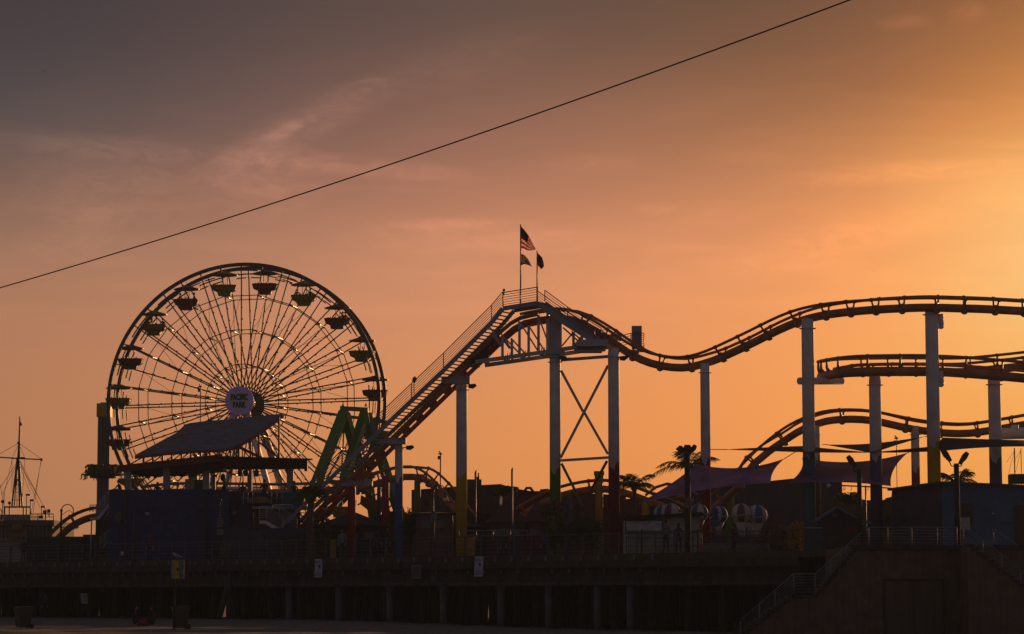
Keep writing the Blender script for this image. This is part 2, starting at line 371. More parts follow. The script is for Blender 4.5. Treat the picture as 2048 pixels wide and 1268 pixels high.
# three rings of thin rods and the cross bars that tie both sides together
BARM = mat('polished_bar', (.5, .48, .45), .30, .9, .05, 1)
for fr in (.27, .52, .77):
    r = RW * fr
    for s in (-1, 1):
        g = MB(); y0 = s * (HWD + (1 - fr) * (.5 if s < 0 else .9))
        g.tube([wp(r, PH0 + STEP * k, y0) for k in range(20)], .040, 5, closed=True, sm=False)
        wpart('brace_ring', g, GY)
    g = MB(); g.tube([tp(r, 0, -(HWD + (1 - fr) * .5)), tp(r, 0, HWD + (1 - fr) * .9)], .07, 8)
    rot_copies(g, 'cross_bar', BARM, 20, STEP, PH0)
g = MB(); g.tube([tp(RW * .77, 0, HWD + .2), tp(RW * .27, 0, -1.7)], .030, 5); rot_copies(g, 'diagonal_rod', GY, 20, STEP, PH0)
g = MB(); g.tube([tp(RW * .52, 0, -1.6), tp(RW * .77, R(9), -1.45)], .016, 4); rot_copies(g, 'tie_wire', GY, 20, STEP, PH0)
# hub
g = MB(); g.tube([(0, -2.3, HZ), (0, 2.7, HZ)], .62, 24)
g.tube([(0, -1.98, HZ), (0, -1.8, HZ)], 1.12, 32); g.tube([(0, 2.2, HZ), (0, 2.4, HZ)], 1.12, 32)
hub = wpart('hub', g, mat('hub_steel', (.16, .14, .12), .4, .6, .2, 2))
g = MB(); g.tube([(0, -2.72, HZ), (0, -2.5, HZ)], 1.26, 48)
sign = wpart('hub_sign', g, mat('sign_white', (.62, .60, .70), .5, 0, .06, 2)); tag(sign, 'round white sign with dark lettering')
LEDB = bpy.data.materials.new('led_blue'); LEDB.use_nodes = True; q = LEDB.node_tree.nodes['Principled BSDF']; q.inputs['Base Color'].default_value = (.05, .04, .4, 1); q.inputs['Emission Color'].default_value = (.10, .05, .9, 1); q.inputs['Emission Strength'].default_value = .22
LEDR = bpy.data.materials.new('led_red'); LEDR.use_nodes = True; q = LEDR.node_tree.nodes['Principled BSDF']; q.inputs['Base Color'].default_value = (.4, .03, .08, 1); q.inputs['Emission Color'].default_value = (.8, .05, .2, 1); q.inputs['Emission Strength'].default_value = .15
g = MB()
for k in range(52):
    p = 2 * math.pi * k / 52
    for rr in (1.19, 1.10): g.ball(wp(rr, p, -2.74), .030, 6, 4, mi=1 if (k * 7 + int(rr * 10)) % 5 in (1, 3) and (150 < k * 6.9 < 300) else (k * 3) % 7 == 0)
o = wpart('bulb', g, [LEDB, LEDR], sign); o['kind'] = 'stuff'
def text(s, loc, size, sx, rot, m, name='lettering', parent=None, bold=.02, ext=.01):
    c = bpy.data.curves.new(name, 'FONT'); c.body = s; c.size = size; c.align_x = 'CENTER'; c.align_y = 'CENTER'; c.offset = bold; c.extrude = ext
    t = bpy.data.objects.new('tmp', c); SC.collection.objects.link(t); bpy.context.view_layer.update()
    me = bpy.data.meshes.new_from_object(t.evaluated_get(bpy.context.evaluated_depsgraph_get())); bpy.data.objects.remove(t)
    me.transform(Matrix.Diagonal((sx, 1, 1, 1)))
    o = bpy.data.objects.new(name, me); me.materials.clear(); me.materials.append(m); SC.collection.objects.link(o)
    o.location = Vector(loc) - (ORG.get(parent.name, Vector((0, 0, 0))) if parent else Vector((0, 0, 0))); o.rotation_euler = rot; o.parent = parent; ORG[o.name] = Vector(loc); return o
INK = mat('sign_ink', (.015, .012, .02), .6)
text('PACIFIC', (0, -2.75, HZ + .30), .70, .62, (R(90), 0, 0), INK, parent=sign, bold=.03)
text('PARK', (0, -2.75, HZ - .36), .70, .66, (R(90), 0, 0), INK, parent=sign, bold=.03)
# legs: an A-frame on each side of the hub
for s, hy, fy in ((-1, -2.05, -3.3), (1, 2.5, 3.8)):
    for t in (-1, 1):
        for sp_, ww in ((4.2, .46),):
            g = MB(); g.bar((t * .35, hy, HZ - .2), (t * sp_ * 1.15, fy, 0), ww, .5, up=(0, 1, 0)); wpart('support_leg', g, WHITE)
    g = MB(); g.bar((-2.6, (hy + fy) / 2, 7.0), (2.6, (hy + fy) / 2, 7.0), .2, .2); wpart('cross_member', g, WHITE)
g = MB(); g.box((0, 0, .35), (13, 7.5, .7)); wpart('base', g, CONC)

# ------------------------------------------------------------------ people
def person(loc, yaw=0, pose='stand', shirt=(.03, .03, .035), pants=(.02, .02, .03), hair=(.02, .012, .01), h=1.72, label='person', group=None, cap=None, long_hair=False, arms='down'):
    """one continuous skinned body; local +y is the way the figure faces"""
    s = h / 1.72
    hipz = .92; J = {}
    if pose == 'sit': hipz = .50
    if pose == 'ground': hipz = .12
    lean = {'stand': 0, 'sit': .02, 'ground': .05, 'lean': .22}[pose] if pose in ('stand', 'sit', 'ground', 'lean') else 0
    V = [(0, 0, hipz), (0, lean * .4, hipz + .22), (0, lean * .8, hipz + .40), (0, lean, hipz + .53), (0, lean + .02, hipz + .60)]
    Rr = [(.15, .115), (.125, .095), (.15, .11), (.075, .065), (.055, .055)]
    E = [(0, 1), (1, 2), (2, 3), (3, 4)]
    hands = []
    for sd in (-1, 1):
        # leg
        hx = .10 * sd
        if pose in ('stand', 'lean'): pts = [(hx, 0, hipz - .06), (hx * 1.15, .03 * (1 if sd > 0 else -1), .50), (hx * 1.25, -.02 if sd > 0 else .05, .09), (hx * 1.35, .14 if sd > 0 else .19, .035)]
        elif pose == 'sit': pts = [(hx, .04, hipz - .02), (hx * 1.4, .46, hipz + .02), (hx * 1.4, .44, .08), (hx * 1.5, .62, .035)]
        else: pts = [(hx, .05, hipz), (hx * 2.0, .42, .36 if sd > 0 else .30), (hx * 1.8, .66, .07), (hx * 1.8, .80, .05)]
        b = len(V); V += pts; Rr += [(.09, .09), (.062, .062), (.042, .042), (.035, .03)]; E += [(0, b), (b, b + 1), (b + 1, b + 2), (b + 2, b + 3)]
        # arm
        sh = (.185 * sd, lean * .9, hipz + .47)
        if arms == 'down': el, wr = (.24 * sd, lean + .01, hipz + .19), (.22 * sd, lean + .10, hipz - .06)
        elif arms == 'rail': el, wr = (.25 * sd, lean + .13, hipz + .24), (.17 * sd, lean + .36, hipz + .20)
        elif arms == 'up': el, wr = (.30 * sd, lean + .02, hipz + .70), (.24 * sd, lean + .05, hipz + .95)
        else: el, wr = (.25 * sd, lean + .12, hipz + .22), (.10 * sd, lean + .30, hipz + .12)
        b = len(V); V += [sh, el, wr]; Rr += [(.062, .062), (.043, .043), (.028, .028)]; E += [(2, b), (b, b + 1), (b + 1, b + 2)]
        hands.append((Vector(el), Vector(wr), sd))
    me = bpy.data.meshes.new('p'); me.from_pydata(V, E, []); o = bpy.data.objects.new('p', me); SC.collection.objects.link(o)
    md = o.modifiers.new('s', 'SKIN'); md.use_smooth_shade = True
    for i, r in enumerate(Rr): me.skin_vertices[0].data[i].radius = r
    me.skin_vertices[0].data[0].use_root = True
    o.modifiers.new('u', 'SUBSURF').levels = 1
    bpy.context.view_layer.update()
    ev = bpy.data.meshes.new_from_object(o.evaluated_get(bpy.context.evaluated_depsgraph_get())); bpy.data.objects.remove(o)
    g = MB(); g.add([v.co for v in ev.vertices], [tuple(p.vertices) for p in ev.polygons], 0, True); bpy.data.meshes.remove(ev)
    hc = Vector((0, lean + .04, hipz + .72)); nb = len(g.f)
    g.ball(hc, .105, 14, 10, sq=(.76, .92, 1.15))                                   # head
    g.prism([hc + Vector((-.014, .09, -.02)), hc + Vector((.014, .09, -.02)), hc + Vector((0, .09, .03))], (0, .03, -.012))   # nose
    for sd in (-1, 1): g.ball(hc + Vector((.082 * sd, 0, -.01)), .022, 6, 4, sq=(.5, .8, 1.2))      # ears
    for el, wr, sd in hands:                                                         # palm, five fingers
        d_ = (wr - el).normalized(); sx = d_.cross(Vector((0, 0, 1)));
        if sx.length < .3: sx = Vector((0, 1, 0))
        sx = sx.normalized(); pe = wr + d_ * .085; g.bar(wr - d_ * .01, pe, .075, .03, up=d_.cross(sx))
        for k, L in enumerate((.062, .074, .078, .070)):
            b0 = pe + sx * (k - 1.5) * .019; b1 = b0 + d_ * L * .55; b2 = b1 + (d_ * .8 + Vector((0, 0, -.5))).normalized() * L * .45
            g.tube([b0 - d_ * .01, b1, b2], [.0095, .009, .007], 5)
        t0 = wr + d_ * .03 - sx * .034; g.tube([t0, t0 - sx * .02 + d_ * .03, t0 - sx * .024 + d_ * .058], [.011, .010, .008], 5)
    nsk = len(g.f)
    for i, f in enumerate(g.f):
        c = sum((Vector(g.v[k]) for k in f), Vector()) / len(f)
        if i >= nb: mi = 2
        elif c.z > hipz + .585: mi = 2
        elif abs(c.x) > .205 and c.z < hipz + .10 and pose in ('stand', 'lean', 'sit') and arms == 'down' and abs(c.x) > .19 and c.z < hipz + .02: mi = 2
        elif pose in ('stand', 'lean'): mi = 1 if c.z < hipz + .03 and c.z > .09 else (3 if c.z <= .09 else 0)
        else: mi = 1 if (c.y > .13 and c.z < hipz + .12 and abs(c.x) < .30 and c.z < hipz + .10) or c.z < hipz + .02 else 0
        g.m[i] = mi
    g.v = [tuple(Vector(v) * s) for v in g.v]
    def cm(nm, c): return mat('%s_%d_%d_%d' % (nm, int(c[0] * 999), int(c[1] * 999), int(c[2] * 999)), c, .9)
    root = thing('person', label, 'person', loc, group, yaw); ORG[root.name] = Vector((0, 0, 0))
    b = g.build('body', [cm('shirt', shirt), cm('trousers', pants), SKIN, mat('shoe', (.02, .02, .02), .6)], root); b.location = (0, 0, 0)
    hg = MB(); hg.ball(hc + Vector((0, -.02, .028)), .112, 14, 9, sq=(.80, .92, 1.05))
    if long_hair: hg.ball(hc + Vector((0, -.07, -.10)), .10, 10, 8, sq=(.8, .5, 1.6))
    hg.v = [tuple(Vector(v) * s) for v in hg.v if True]
    hg.build('hair', cm('hair', hair), root)
    if cap:
        cg = MB(); cg.ball(hc + Vector((0, -.01, .075)), .112, 12, 6, sq=(.82, .95, .62)); cg.box(hc + Vector((0, .13, .07)), (.14, .12, .02)); cg.v = [tuple(Vector(v) * s) for v in cg.v]
        cg.build('cap', cm('cap', cap), root)
    return root

# ------------------------------------------------------------------ gondolas
def make_gondola(colname, m):
    root = thing('gondola', 'x', 'gondola', (0, 0, 0), 'gondolas hanging round the ferris wheel'); ORG[root.name] = Vector((0, 0, 0))
    g = MB(); n = 12; prof = [(0.0, .26), (.16, .20), (.55, .06), (1.08, -.10), (1.17, -.14), (1.17, -.20), (.95, -.24), (0, -.16)]
    vs = []
    for r, z in prof:
        for k in range(n): vs.append((r * math.cos(2 * math.pi * (k + .5) / n), r * .82 * math.sin(2 * math.pi * (k + .5) / n), z))
    fs = [(j * n + k, (j + 1) * n + k, (j + 1) * n + (k + 1) % n, j * n + (k + 1) % n) for j in range(len(prof) - 1) for k in range(n)]
    g.add(vs, fs); g.tube([(0, 0, .3), (0, 0, .55)], .02, 5); g.build('canopy', m, root)
    g = MB()
    for x, y in ((-.10, -.22), (.16, .22)): g.tube([(x, y, -.02), (x * 1.2, y, -1.9)], .028, 6)
    g.tube([(0, -1.38, .05), (0, 1.38, .05)], .06, 8); g.build('hanger', GALV, root)
    g = MB(); t0 = -1.06       # tub: an oblong octagon flaring upward, with a narrower foot
    def ring(w, dpt, z): return [(w * a, dpt * b, z) for a, b in ((-1, -.45), (-.62, -1), (.62, -1), (1, -.45), (1, .45), (.62, 1), (-.62, 1), (-1, .45))]
    vs = ring(1.13, .80, t0) + ring(.98, .70, t0 - .46) + ring(.62, .52, t0 - .62) + ring(.60, .50, t0 - .66) + ring(.54, .46, t0 - .92)
    fs = [(j * 8 + k, j * 8 + (k + 1) % 8, (j + 1) * 8 + (k + 1) % 8, (j + 1) * 8 + k) for j in range(4) for k in range(8)] + [tuple(range(32, 40))]
    vi = ring(1.07, .75, t0) + ring(.90, .62, t0 - .46)
    g.add(vs, fs); g.add(vi + ring(1.13, .80, t0), [(k, 8 + k, 8 + (k + 1) % 8, (k + 1) % 8) for k in range(8)] + [tuple(range(8, 16))] + [(k, (k + 1) % 8, 16 + (k + 1) % 8, 16 + k) for k in range(8)])
    g.box((-.62, -.815, t0 - .03), (.05, .03, .10)); tub = g.build('tub', m, root)
    g = MB(); 
    for x in (-.42, -.12, .30): g.box((x, -.74, t0 + .03), (.10, .10, .10))
    g.build('door_latch', mat('latch_pink', (.35, .12, .14), .5), tub)
    for sx_ in (-.78, .78): g = MB(); g.box((sx_, 0, t0 - .28), (.3, 1.0, .08)); g.build('seat', BLACK, tub)
    return root
gy = make_gondola('yellow', mat('gondola_yellow', (.26, .17, .015), .5, 0, .2, 1)); gr = make_gondola('red', mat('gondola_red', (.16, .018, .02), .5, 0, .2, 1))
glab = {0: ('red', 'with no riders, just right of the top of the wheel'), 1: ('yellow', 'with two riders, second to the right of the wheel top'),
 2: ('red', 'with two riders, high on the right of the wheel'), 3: ('yellow', 'overlapped by the right rim, above the one level with the hub'),
 4: ('red', 'level with the hub at the far right, by the climbing handrail'), 5: ('yellow', 'behind the coaster stairs, low on the right of the wheel'),
 6: ('red', 'low on the right behind the coaster lift'), 7: ('yellow', 'low right, behind the green ride legs'), 8: ('red', 'near the bottom, right of the wheel foot'),
 9: ('yellow', 'at the very bottom of the wheel'), 10: ('red', 'near the bottom, left of the wheel foot'), 11: ('yellow', 'low left behind the shingled roof'), 12: ('red', 'low left, behind the terrace posts'),
 13: ('yellow', 'low on the left below the lowest open red one'), 14: ('red', 'in front of the dark tower, below the yellow one'), 15: ('yellow', 'beside the yellow top of the dark tower'),
 16: ('red', 'high enough to clear the tower, first above the yellow tower top'), 17: ('yellow', 'with a standing rider silhouette, upper left of the wheel'),
 18: ('red', 'with two riders, between two yellow ones at upper left'), 19: ('yellow', 'just left of the top of the wheel, with no riders')}
rp = {1: [(-.6, 0), (.55, 3.1)], 2: [(.5, 2.6), (.75, 1.4)], 17: [(-.55, .3), (-.2, 1.8), (.78, 2.9)], 18: [(-.62, -1), (.72, 1.6)], 0: [], 19: []}
RL = {(1, 0): 'rider on the left seat of the yellow gondola right of the wheel top', (1, 1): 'dark rider on the right seat of the yellow gondola right of the wheel top',
 (2, 0): 'rider on the right side of the red gondola high on the right', (2, 1): 'rider at the outer right rim of the red gondola high on the right',
 (17, 0): 'rider raising both arms in the yellow gondola at upper left', (17, 1): 'rider seated in the middle of the yellow gondola at upper left', (17, 2): 'lone rider at the right rim of the yellow gondola at upper left',
 (18, 0): 'rider on the left seat of the red gondola at upper left', (18, 1): 'rider on the right seat of the red gondola at upper left'}
gcount = {'yellow': 0, 'red': 0}; Mz = Matrix.Rotation(-TH, 3, 'Z')
for k in range(20):
    p = PH0 + 2 * math.pi * k / 20; loc = Vector((WC.x, WC.y, DECK)) + Mz @ wp(11.62, p, 0)
    c, tx = glab[k]; src = gr if c == 'red' else gy; lab = f'{c} gondola {tx}'
    if gcount[c] == 0: o = src; o.location = loc; o['label'] = lab
    else: o = copy_thing(src, loc, lab)
    gcount[c] += 1; o.rotation_euler.z = -TH; o['group'] = 'gondolas hanging round the ferris wheel'
    for i, (x, yw) in enumerate(rp.get(k, [])):
        base = loc + Mz @ Vector((x, 0, -1.06 - .24 - .46 - .0))
        person(base, yw, 'sit', (.03, .03, .03), (.02, .02, .03), label=RL[(k, i)], group='riders in the wheel gondolas', arms='up' if (k == 17 and i == 0) else 'lap', h=1.66)
# ------------------------------------------------------------------ pier
def fp(px):   # point of the pier front edge seen at pixel column px
    u = (px - 1024) / F; Y = 157.5 / (1 + .917 * u); return Vector((u * Y, Y, 0))
pier = thing('pier', 'long dark timber and concrete pier carrying the rides above the sand', 'pier', (0, 157.5, 0))
P0, P1 = Vector((-62, pier_y(-62), 0)), Vector((15.0, pier_y(15.0), 0))
DIR = (P1 - P0).normalized(); NRM = Vector((-DIR.y, DIR.x, 0)); LEN = (P1 - P0).length     # NRM points away from the camera
if NRM.y < 0: NRM = -NRM
poly = [P0, P1, Vector((16.1, 141.5, 0)), Vector((16.1, 128.4, 0)), Vector((45, 128.4, 0)), Vector((60, 330, 0)), Vector((-110, 330, 0)), Vector((-110, 260, 0))]
g = MB(); g.prism([p + Vector((0, 0, DECK)) for p in poly], (0, 0, -.34)); g.f = [tuple(reversed(f)) for f in g.f]; g.build('deck', WOOD, pier)
g = MB(); g.bar(P0 + Vector((0, 0, DECK - .55)) - NRM * .06, P1 + Vector((0, 0, DECK - .55)) - NRM * .06, .16, .42)
g.build('edge_beam', PILEW, pier)
g = MB(); g.bar(P0 + NRM * .55 + Vector((0, 0, 2.55)), P1 + NRM * .55 + Vector((0, 0, 2.55)), .3, 1.15); g.build('fascia', PILEW, pier)
g = MB(); g.bar(P0 + Vector((0, 0, 2.12)) - NRM * .02, P1 + Vector((0, 0, 2.12)) - NRM * .02, .5, .16); g.build('ledge_beam', mat('ledge_wood', (.07, .06, .05), .85, 0, .4, 2), pier)
n = 0; t = 1.2
TAB = mat('bracket_paint', (.12, .15, .20), .6, 0, .4, 1); jm = None
jb = MB(); jb.box((0, 0, 0), (.14, .10, .24)); ja = MB(); ja.box((0, 0, 0), (.11, .16, .30))
js = None; n = 0; t = 18.0
while t < LEN and n < 60:
    p = P0 + DIR * t
    if js is None:
        js = jb.build('joist_end', mat('joist_end_wood', (.16, .12, .09), .8, 0, .4, 2)); js2 = ja.build('post_bracket', TAB); o, o2 = js, js2
    else:
        o, o2 = js.copy(), js2.copy(); SC.collection.objects.link(o); SC.collection.objects.link(o2)
    base = ORG[pier.name]
    for q, off, z in ((o, .42, DECK - .90), (o2, -.17, DECK - .22)):
        q.parent = pier; q.location = p - NRM * (-off if q is o else .17) * 1 - base + Vector((0, 0, z)) if q is o2 else p + NRM * .33 - base + Vector((0, 0, DECK - .92)); q.rotation_euler.z = math.atan2(DIR.y, DIR.x); ORG[q.name] = base
    t += 1.42 if False else 1.30; n += 1
# round concrete piles along the front and leaning timber piles behind
for (pa, pb, yy) in ((436, 456, 172), (462, 455, 173), (969, 973, 163), (985, 981, 164)):
    a_, b_ = W(pa, 1244, yy), W(pb, 1172, yy); g = MB(); g.tube([a_ + (a_ - b_) * .3, b_ + (b_ - a_) * .3], .19, 10); g.build('timber_pile', PILEW, pier)
for px in (573, 672, 774, 880, 995, 1090, 1187, 1252):
    p = fp(px) + NRM * .3; zb = zf(p.x, p.y) - .6
    hh = 2.12 - zb; g = MB(); g.tube([(p.x, p.y, zb), (p.x, p.y, 2.06)], .20, 20); o = g.build('concrete_pile', CONC, pier)
rp_ = random.Random(11); cnt = 0; g2 = MB()
rows = [1.6, 3.4, 5.5, 8, 11, 14.5]
for ri, dd in enumerate(rows):
    t = rp_.uniform(0, 1) + 20
    while t < LEN:
        p = P0 + DIR * (t + rp_.uniform(-.3, .3)) + NRM * (dd + rp_.uniform(-.4, .4)); lean = rp_.uniform(-.28, .28) if rp_.random() < .5 else 0
        zb = zf(p.x, p.y) - .8; a = (p.x + lean * 1.4, p.y, zb); b = (p.x, p.y, DECK - .3); r = rp_.uniform(.15, .21)
        if any(abs(1024 + F * q[0] / q[1] - c_) < w_ for q in (a, b) for c_, w_ in ((450, 5), (976, 4))): t += 2.6; continue
        if cnt < 92 and ri < 3: g = MB(); g.tube([a, b], [r * 1.05, r], 10); g.build('timber_pile', PILEW, pier); cnt += 1
        else: g2.tube([a, b], [r * 1.05, r], 7)
        t += 2.6 if ri < 3 else 1.5
for ri in range(9):
    y = 205 + ri * 13; x = -110
    while x < 50:
        x += rp_.uniform(1.2, 2.3); le = rp_.uniform(-.5, .5) if rp_.random() < .45 else 0; r = rp_.uniform(.17, .26)
        if any(abs(1024 + F * xx / y - c_) < w_ for xx in (x, x + le) for c_, w_ in ((450, 5), (976, 4))): continue
        if y > pier_y(x) * 1.0 + 3: g2.tube([(x + le, y, -1.6), (x, y + rp_.uniform(-1, 1), DECK - .3)], r, 6)
g3 = MB(); g3.box(((W(1000, 1200, 262).x + 60) / 2, 262, 0), (60 - W(1000, 1200, 262).x, .3, 6)); g3.box(((W(470, 1200, 262).x + W(962, 1200, 262).x) / 2, 262, 0), (W(962, 1200, 262).x - W(470, 1200, 262).x, .3, 6)); g3.build('light_blocker', PILEW, pier)  # dark sheets added under the deck to block surplus bright slits between the piles
o = g2.build('pile_field', PILEW, pier); o['kind'] = 'stuff'
g = MB()
for y in (214, 240, 275, 322): g.box((-30, y, 1.72), (170, .3, 1.25))
g.box((-25, 322, 2.7), (170, .3, 1.6))
o = g.build('cross_brace', PILEW, pier)

# railing along the pier edge: posts and five thin rails
rail = thing('pier_railing', 'long low railing of thin rails along the pier edge', 'railing', (P0.x, P0.y, DECK))
RM = mat('railing_steel', (.075, .085, .10), .6, .1, .2, 2)
pb = MB(); pb.box((0, 0, .52), (.055, .075, 1.08)); pb0 = None; t = 18.0; n = 0
RB = ORG[rail.name]
while t < LEN:
    p = P0 + DIR * t
    if pb0 is None: pb0 = pb.build('post', RM); o = pb0
    else: o = pb0.copy(); SC.collection.objects.link(o)
    o.parent = rail; o.location = p + NRM * .02 - Vector((P0.x, P0.y, 0)); o.rotation_euler.z = math.atan2(DIR.y, DIR.x); ORG[o.name] = RB
    t += 1.30; n += 1
for i, z in enumerate((1.08, .86, .62, .38, .14)):
    g = MB(); zz = DECK + z; pts = [P0 + DIR * (LEN * k / 40) + Vector((0, 0, zz - (.015 * math.sin(k * 2.1) if i else 0))) for k in range(41)]
    g.tube(pts, .028 if i == 0 else .016, 5); g.build('rail', RM, rail)

# ------------------------------------------------------------------ timber clad access block with stairs, right
WALLW = banded('brown_cladding', (.125, .082, .055), .93, 'X', 3.2, .6)
YB = 128.0
blk = thing('access_block', 'brown timber clad landing block with double door at the pier end', 'building', (25, YB, -.65))
top = DECK
def bx(px): return (px - 1024) / F * YB
def bz(py, Y=YB): return W(1024, py, Y).z
g = MB(); L = [(bx(1712), top), (46, top), (46, -1.2), (bx(1712), -1.2)]
g.prism([(x, YB, z) for x, z in L], (0, 13, 0)); g.build('wall', WALLW, blk)
g = MB(); g.box(((bx(1700) + 46) / 2, YB + .1, top - .10), (46 - bx(1700), .5, .2)); g.build('deck_edge', PILEW, blk)
g = MB(); g.box((bx(1823), YB - .03, .65), (bx(1882) - bx(1765), .06, 3.0)); dd_ = g.build('door', mat('door_brown', (.095, .062, .042), .7, 0, .3, 2, .2, stretch=(3, 1, .3)), blk)
g = MB()
for px in (1765, 1823, 1882): g.box((bx(px), YB - .08, .65), (.05, .05, 3.0))
g.box((bx(1823), YB - .08, 2.17), (bx(1884) - bx(1763), .07, .08)); g.build('frame', PILEW, dd_)
g = MB(); g.box((bx(1820), YB - .10, bz(1252)), (.13, .03, .05)); g.build('handle', CONC, dd_)
# solid side masses under each flight
g = MB(); pts = [(bx(1712), bz(1102)), (bx(1712), -1.2), (bx(1470), -1.2), (bx(1480), bz(1268) - .2), (bx(1585), bz(1193)), (bx(1630), bz(1193))]
g.prism([(x, YB - .02, z) for x, z in pts], (0, 2.2, 0)); g.build('stair_wall', WALLW, blk)
g = MB()
def steps(g, xa, za, xb, zb, y0, dy):
    n = max(3, int(abs(za - zb) / .17))
    for i in range(n):
        t0, t1 = i / n, (i + 1) / n; x0, x1 = xa + (xb - xa) * t0, xa + (xb - xa) * t1; z = za + (zb - za) * t1 if zb > za else za + (zb - za) * t0
        g.box(((x0 + x1) / 2, y0 + dy / 2, z - .07), (abs(x1 - x0) + .03, dy, .14))
steps(g, bx(1480), bz(1268), bx(1585), bz(1190), YB - .15, 2.2); steps(g, bx(1630), bz(1190), bx(1715), top, YB - .15, 2.2)
g.box(((bx(1585) + bx(1630)) / 2, YB + .95, bz(1190) - .07), (bx(1630) - bx(1585) + .1, 2.2, .14)); g.build('stair_flight', PILEW, blk)
SR = mat('stair_rail_steel', (.20, .20, .21), .65, .1, .2, 2)
def railing(parent, name, pts, h, nr, m, r=.022, post=1.6, rp=.03, postpts=None):
    """railing following base points (world), h high with nr rails"""
    pts = [Vector(p) for p in pts]; g = MB()
    for i in range(nr):
        z = h * (i + 1) / nr if nr > 1 else h
        g.tube([p + Vector((0, 0, z)) for p in pts], r * (1.35 if i == nr - 1 else .8), 5)
    if postpts is None:
        postpts = [pts[0]]
        for a, b in zip(pts, pts[1:]):
            n = max(1, round((b - a).length / post)); postpts += [a.lerp(b, (k + 1) / n) for k in range(n)]
    for p in postpts: g.tube([Vector(p), Vector(p) + Vector((0, 0, h))], rp, 6)
    return g.build(name, m, parent)
def BP(px, py, Y=YB - .1): return Vector(((px - 1024) / F * Y, Y, W(1024, py, Y).z))
railing(blk, 'handrail', [BP(1480, 1282), BP(1585, 1190), BP(1628, 1190), BP(1720, 1108)], PX(42, YB), 7, SR, .02, postpts=[BP(1478, 1284), BP(1516, 1250), BP(1547, 1223), BP(1585, 1190), BP(1627, 1190), BP(1658, 1163), BP(1691, 1132)])
railing(blk, 'deck_railing', [BP(1724, 1097), BP(1911, 1097)], PX(42, YB), 7, SR, .018, postpts=[BP(x, 1097) for x in (1735, 1773, 1821, 1872, 1911)])
railing(blk, 'far_handrail', [BP(1922, 1096, YB - 2.3), BP(1963, 1124, YB - 2.3), BP(2046, 1190, YB - 2.3), BP(2110, 1190, YB - 2.3)], PX(43, YB), 7, SR, .02, postpts=[BP(x, y, YB - 2.3) for x, y in ((1924, 1096), (1963, 1124), (2000, 1155), (2037, 1188), (2100, 1190))])
railing(blk, 'rear_handrail', [BP(1984, 1098, YB + 1.0), BP(2080, 1165, YB + 1.0)], PX(40, YB), 3, SR, .02, post=2)
g = MB(); pts = [(bx(1915), top), (bx(2046), bz(1192)), (bx(2120), bz(1192)), (bx(2120), -1.2), (bx(1915), -1.2)]
g.prism([(x, YB - 2.35, z) for x, z in pts], (0, 2.3, 0)); g.build('stair_wall', WALLW, blk)
g = MB(); steps(g, bx(1915), top, bx(2046), bz(1192), YB - 2.4, 2.3); g.build('stair_flight', PILEW, blk)

# ------------------------------------------------------------------ roller coaster
rc = thing('roller_coaster', 'orange steel roller coaster on painted columns with a white stair up its lift hill', 'roller coaster', (10, 180, DECK))
def frames(pts):
    out = []
    for i in range(len(pts)):
        a = pts[max(i - 1, 0)]; b = pts[min(i + 1, len(pts) - 1)]; t = (b - a).normalized(); h = t.cross(Vector((0, 0, 1))).normalized(); u = h.cross(t).normalized(); out.append((t, h, u))
    return out
def track(spec, gauge=1.15, drop=.64, rs=.265, rr=.095, tie=1.75, bank=None, m=ORANGE, name='track', base=None, lbl=None, nb=True, flip=1):
    """spec: (px, py, Y) of the nearer running rail"""
    ctrl = [W(*q) for q in spec]; pts = spline(ctrl, .55); fr = frames(pts); N = len(pts)
    bk = []
    for i in range(N):
        u = i / max(1, N - 1) * (len(spec) - 1); k = min(int(u), len(spec) - 2); f = u - k
        bk.append(0 if bank is None else bank[k] * (1 - f) + bank[k + 1] * f)
    A, B, S, Sl = [], [], [], []
    for p, (t, h, u), b in zip(pts, fr, bk):
        s = 1 if h.y > 0 else -1; hh = h * s                      # hh points away from the camera
        q = Matrix.Rotation(R(b) * s * flip, 3, t); h2 = q @ hh; u2 = q @ u
        A.append(p); B.append(p + h2 * gauge); S.append(p + h2 * gauge / 2 - u2 * drop)
    g = MB(); g.tube(S, rs, 14); sp_ = g.build(name, m, base or rc)
    g = MB(); g.tube(A, rr, 8); g.build('rail', m, sp_); g = MB(); g.tube(B, rr, 8); g.build('rail', m, sp_)
    g = MB(); acc = 0; last = None
    for i in range(1, N - 1):
        acc += (pts[i] - pts[i - 1]).length
        if acc >= tie:
            acc = 0; t = fr[i][0]; a, b, c = A[i], B[i], S[i]; dn = (c - (a + b) / 2).normalized()
            g.tube([a, a.lerp(c, .35) + dn * .18, c - (c - a).normalized() * rs * .3], [.05, .075, .13], 6)
            g.tube([b, b.lerp(c, .35) + dn * .18, c - (c - b).normalized() * rs * .3], [.05, .075, .13], 6)
            for q in (a, b): g.tube([q - t * .09, q + t * .09], rr + .035, 8)
            if nb: g.ball(c + dn * (rs * .72), .235, 10, 8, sq=(1, .8, .8))
            g.bar(c + t * .09, c - t * .09, rs * 2.2, rs * 2.15, up=dn)
    o = g.build('tie', m, sp_); o['kind'] = 'stuff'
    if lbl: sp_['label'] = lbl
    return A, B, S
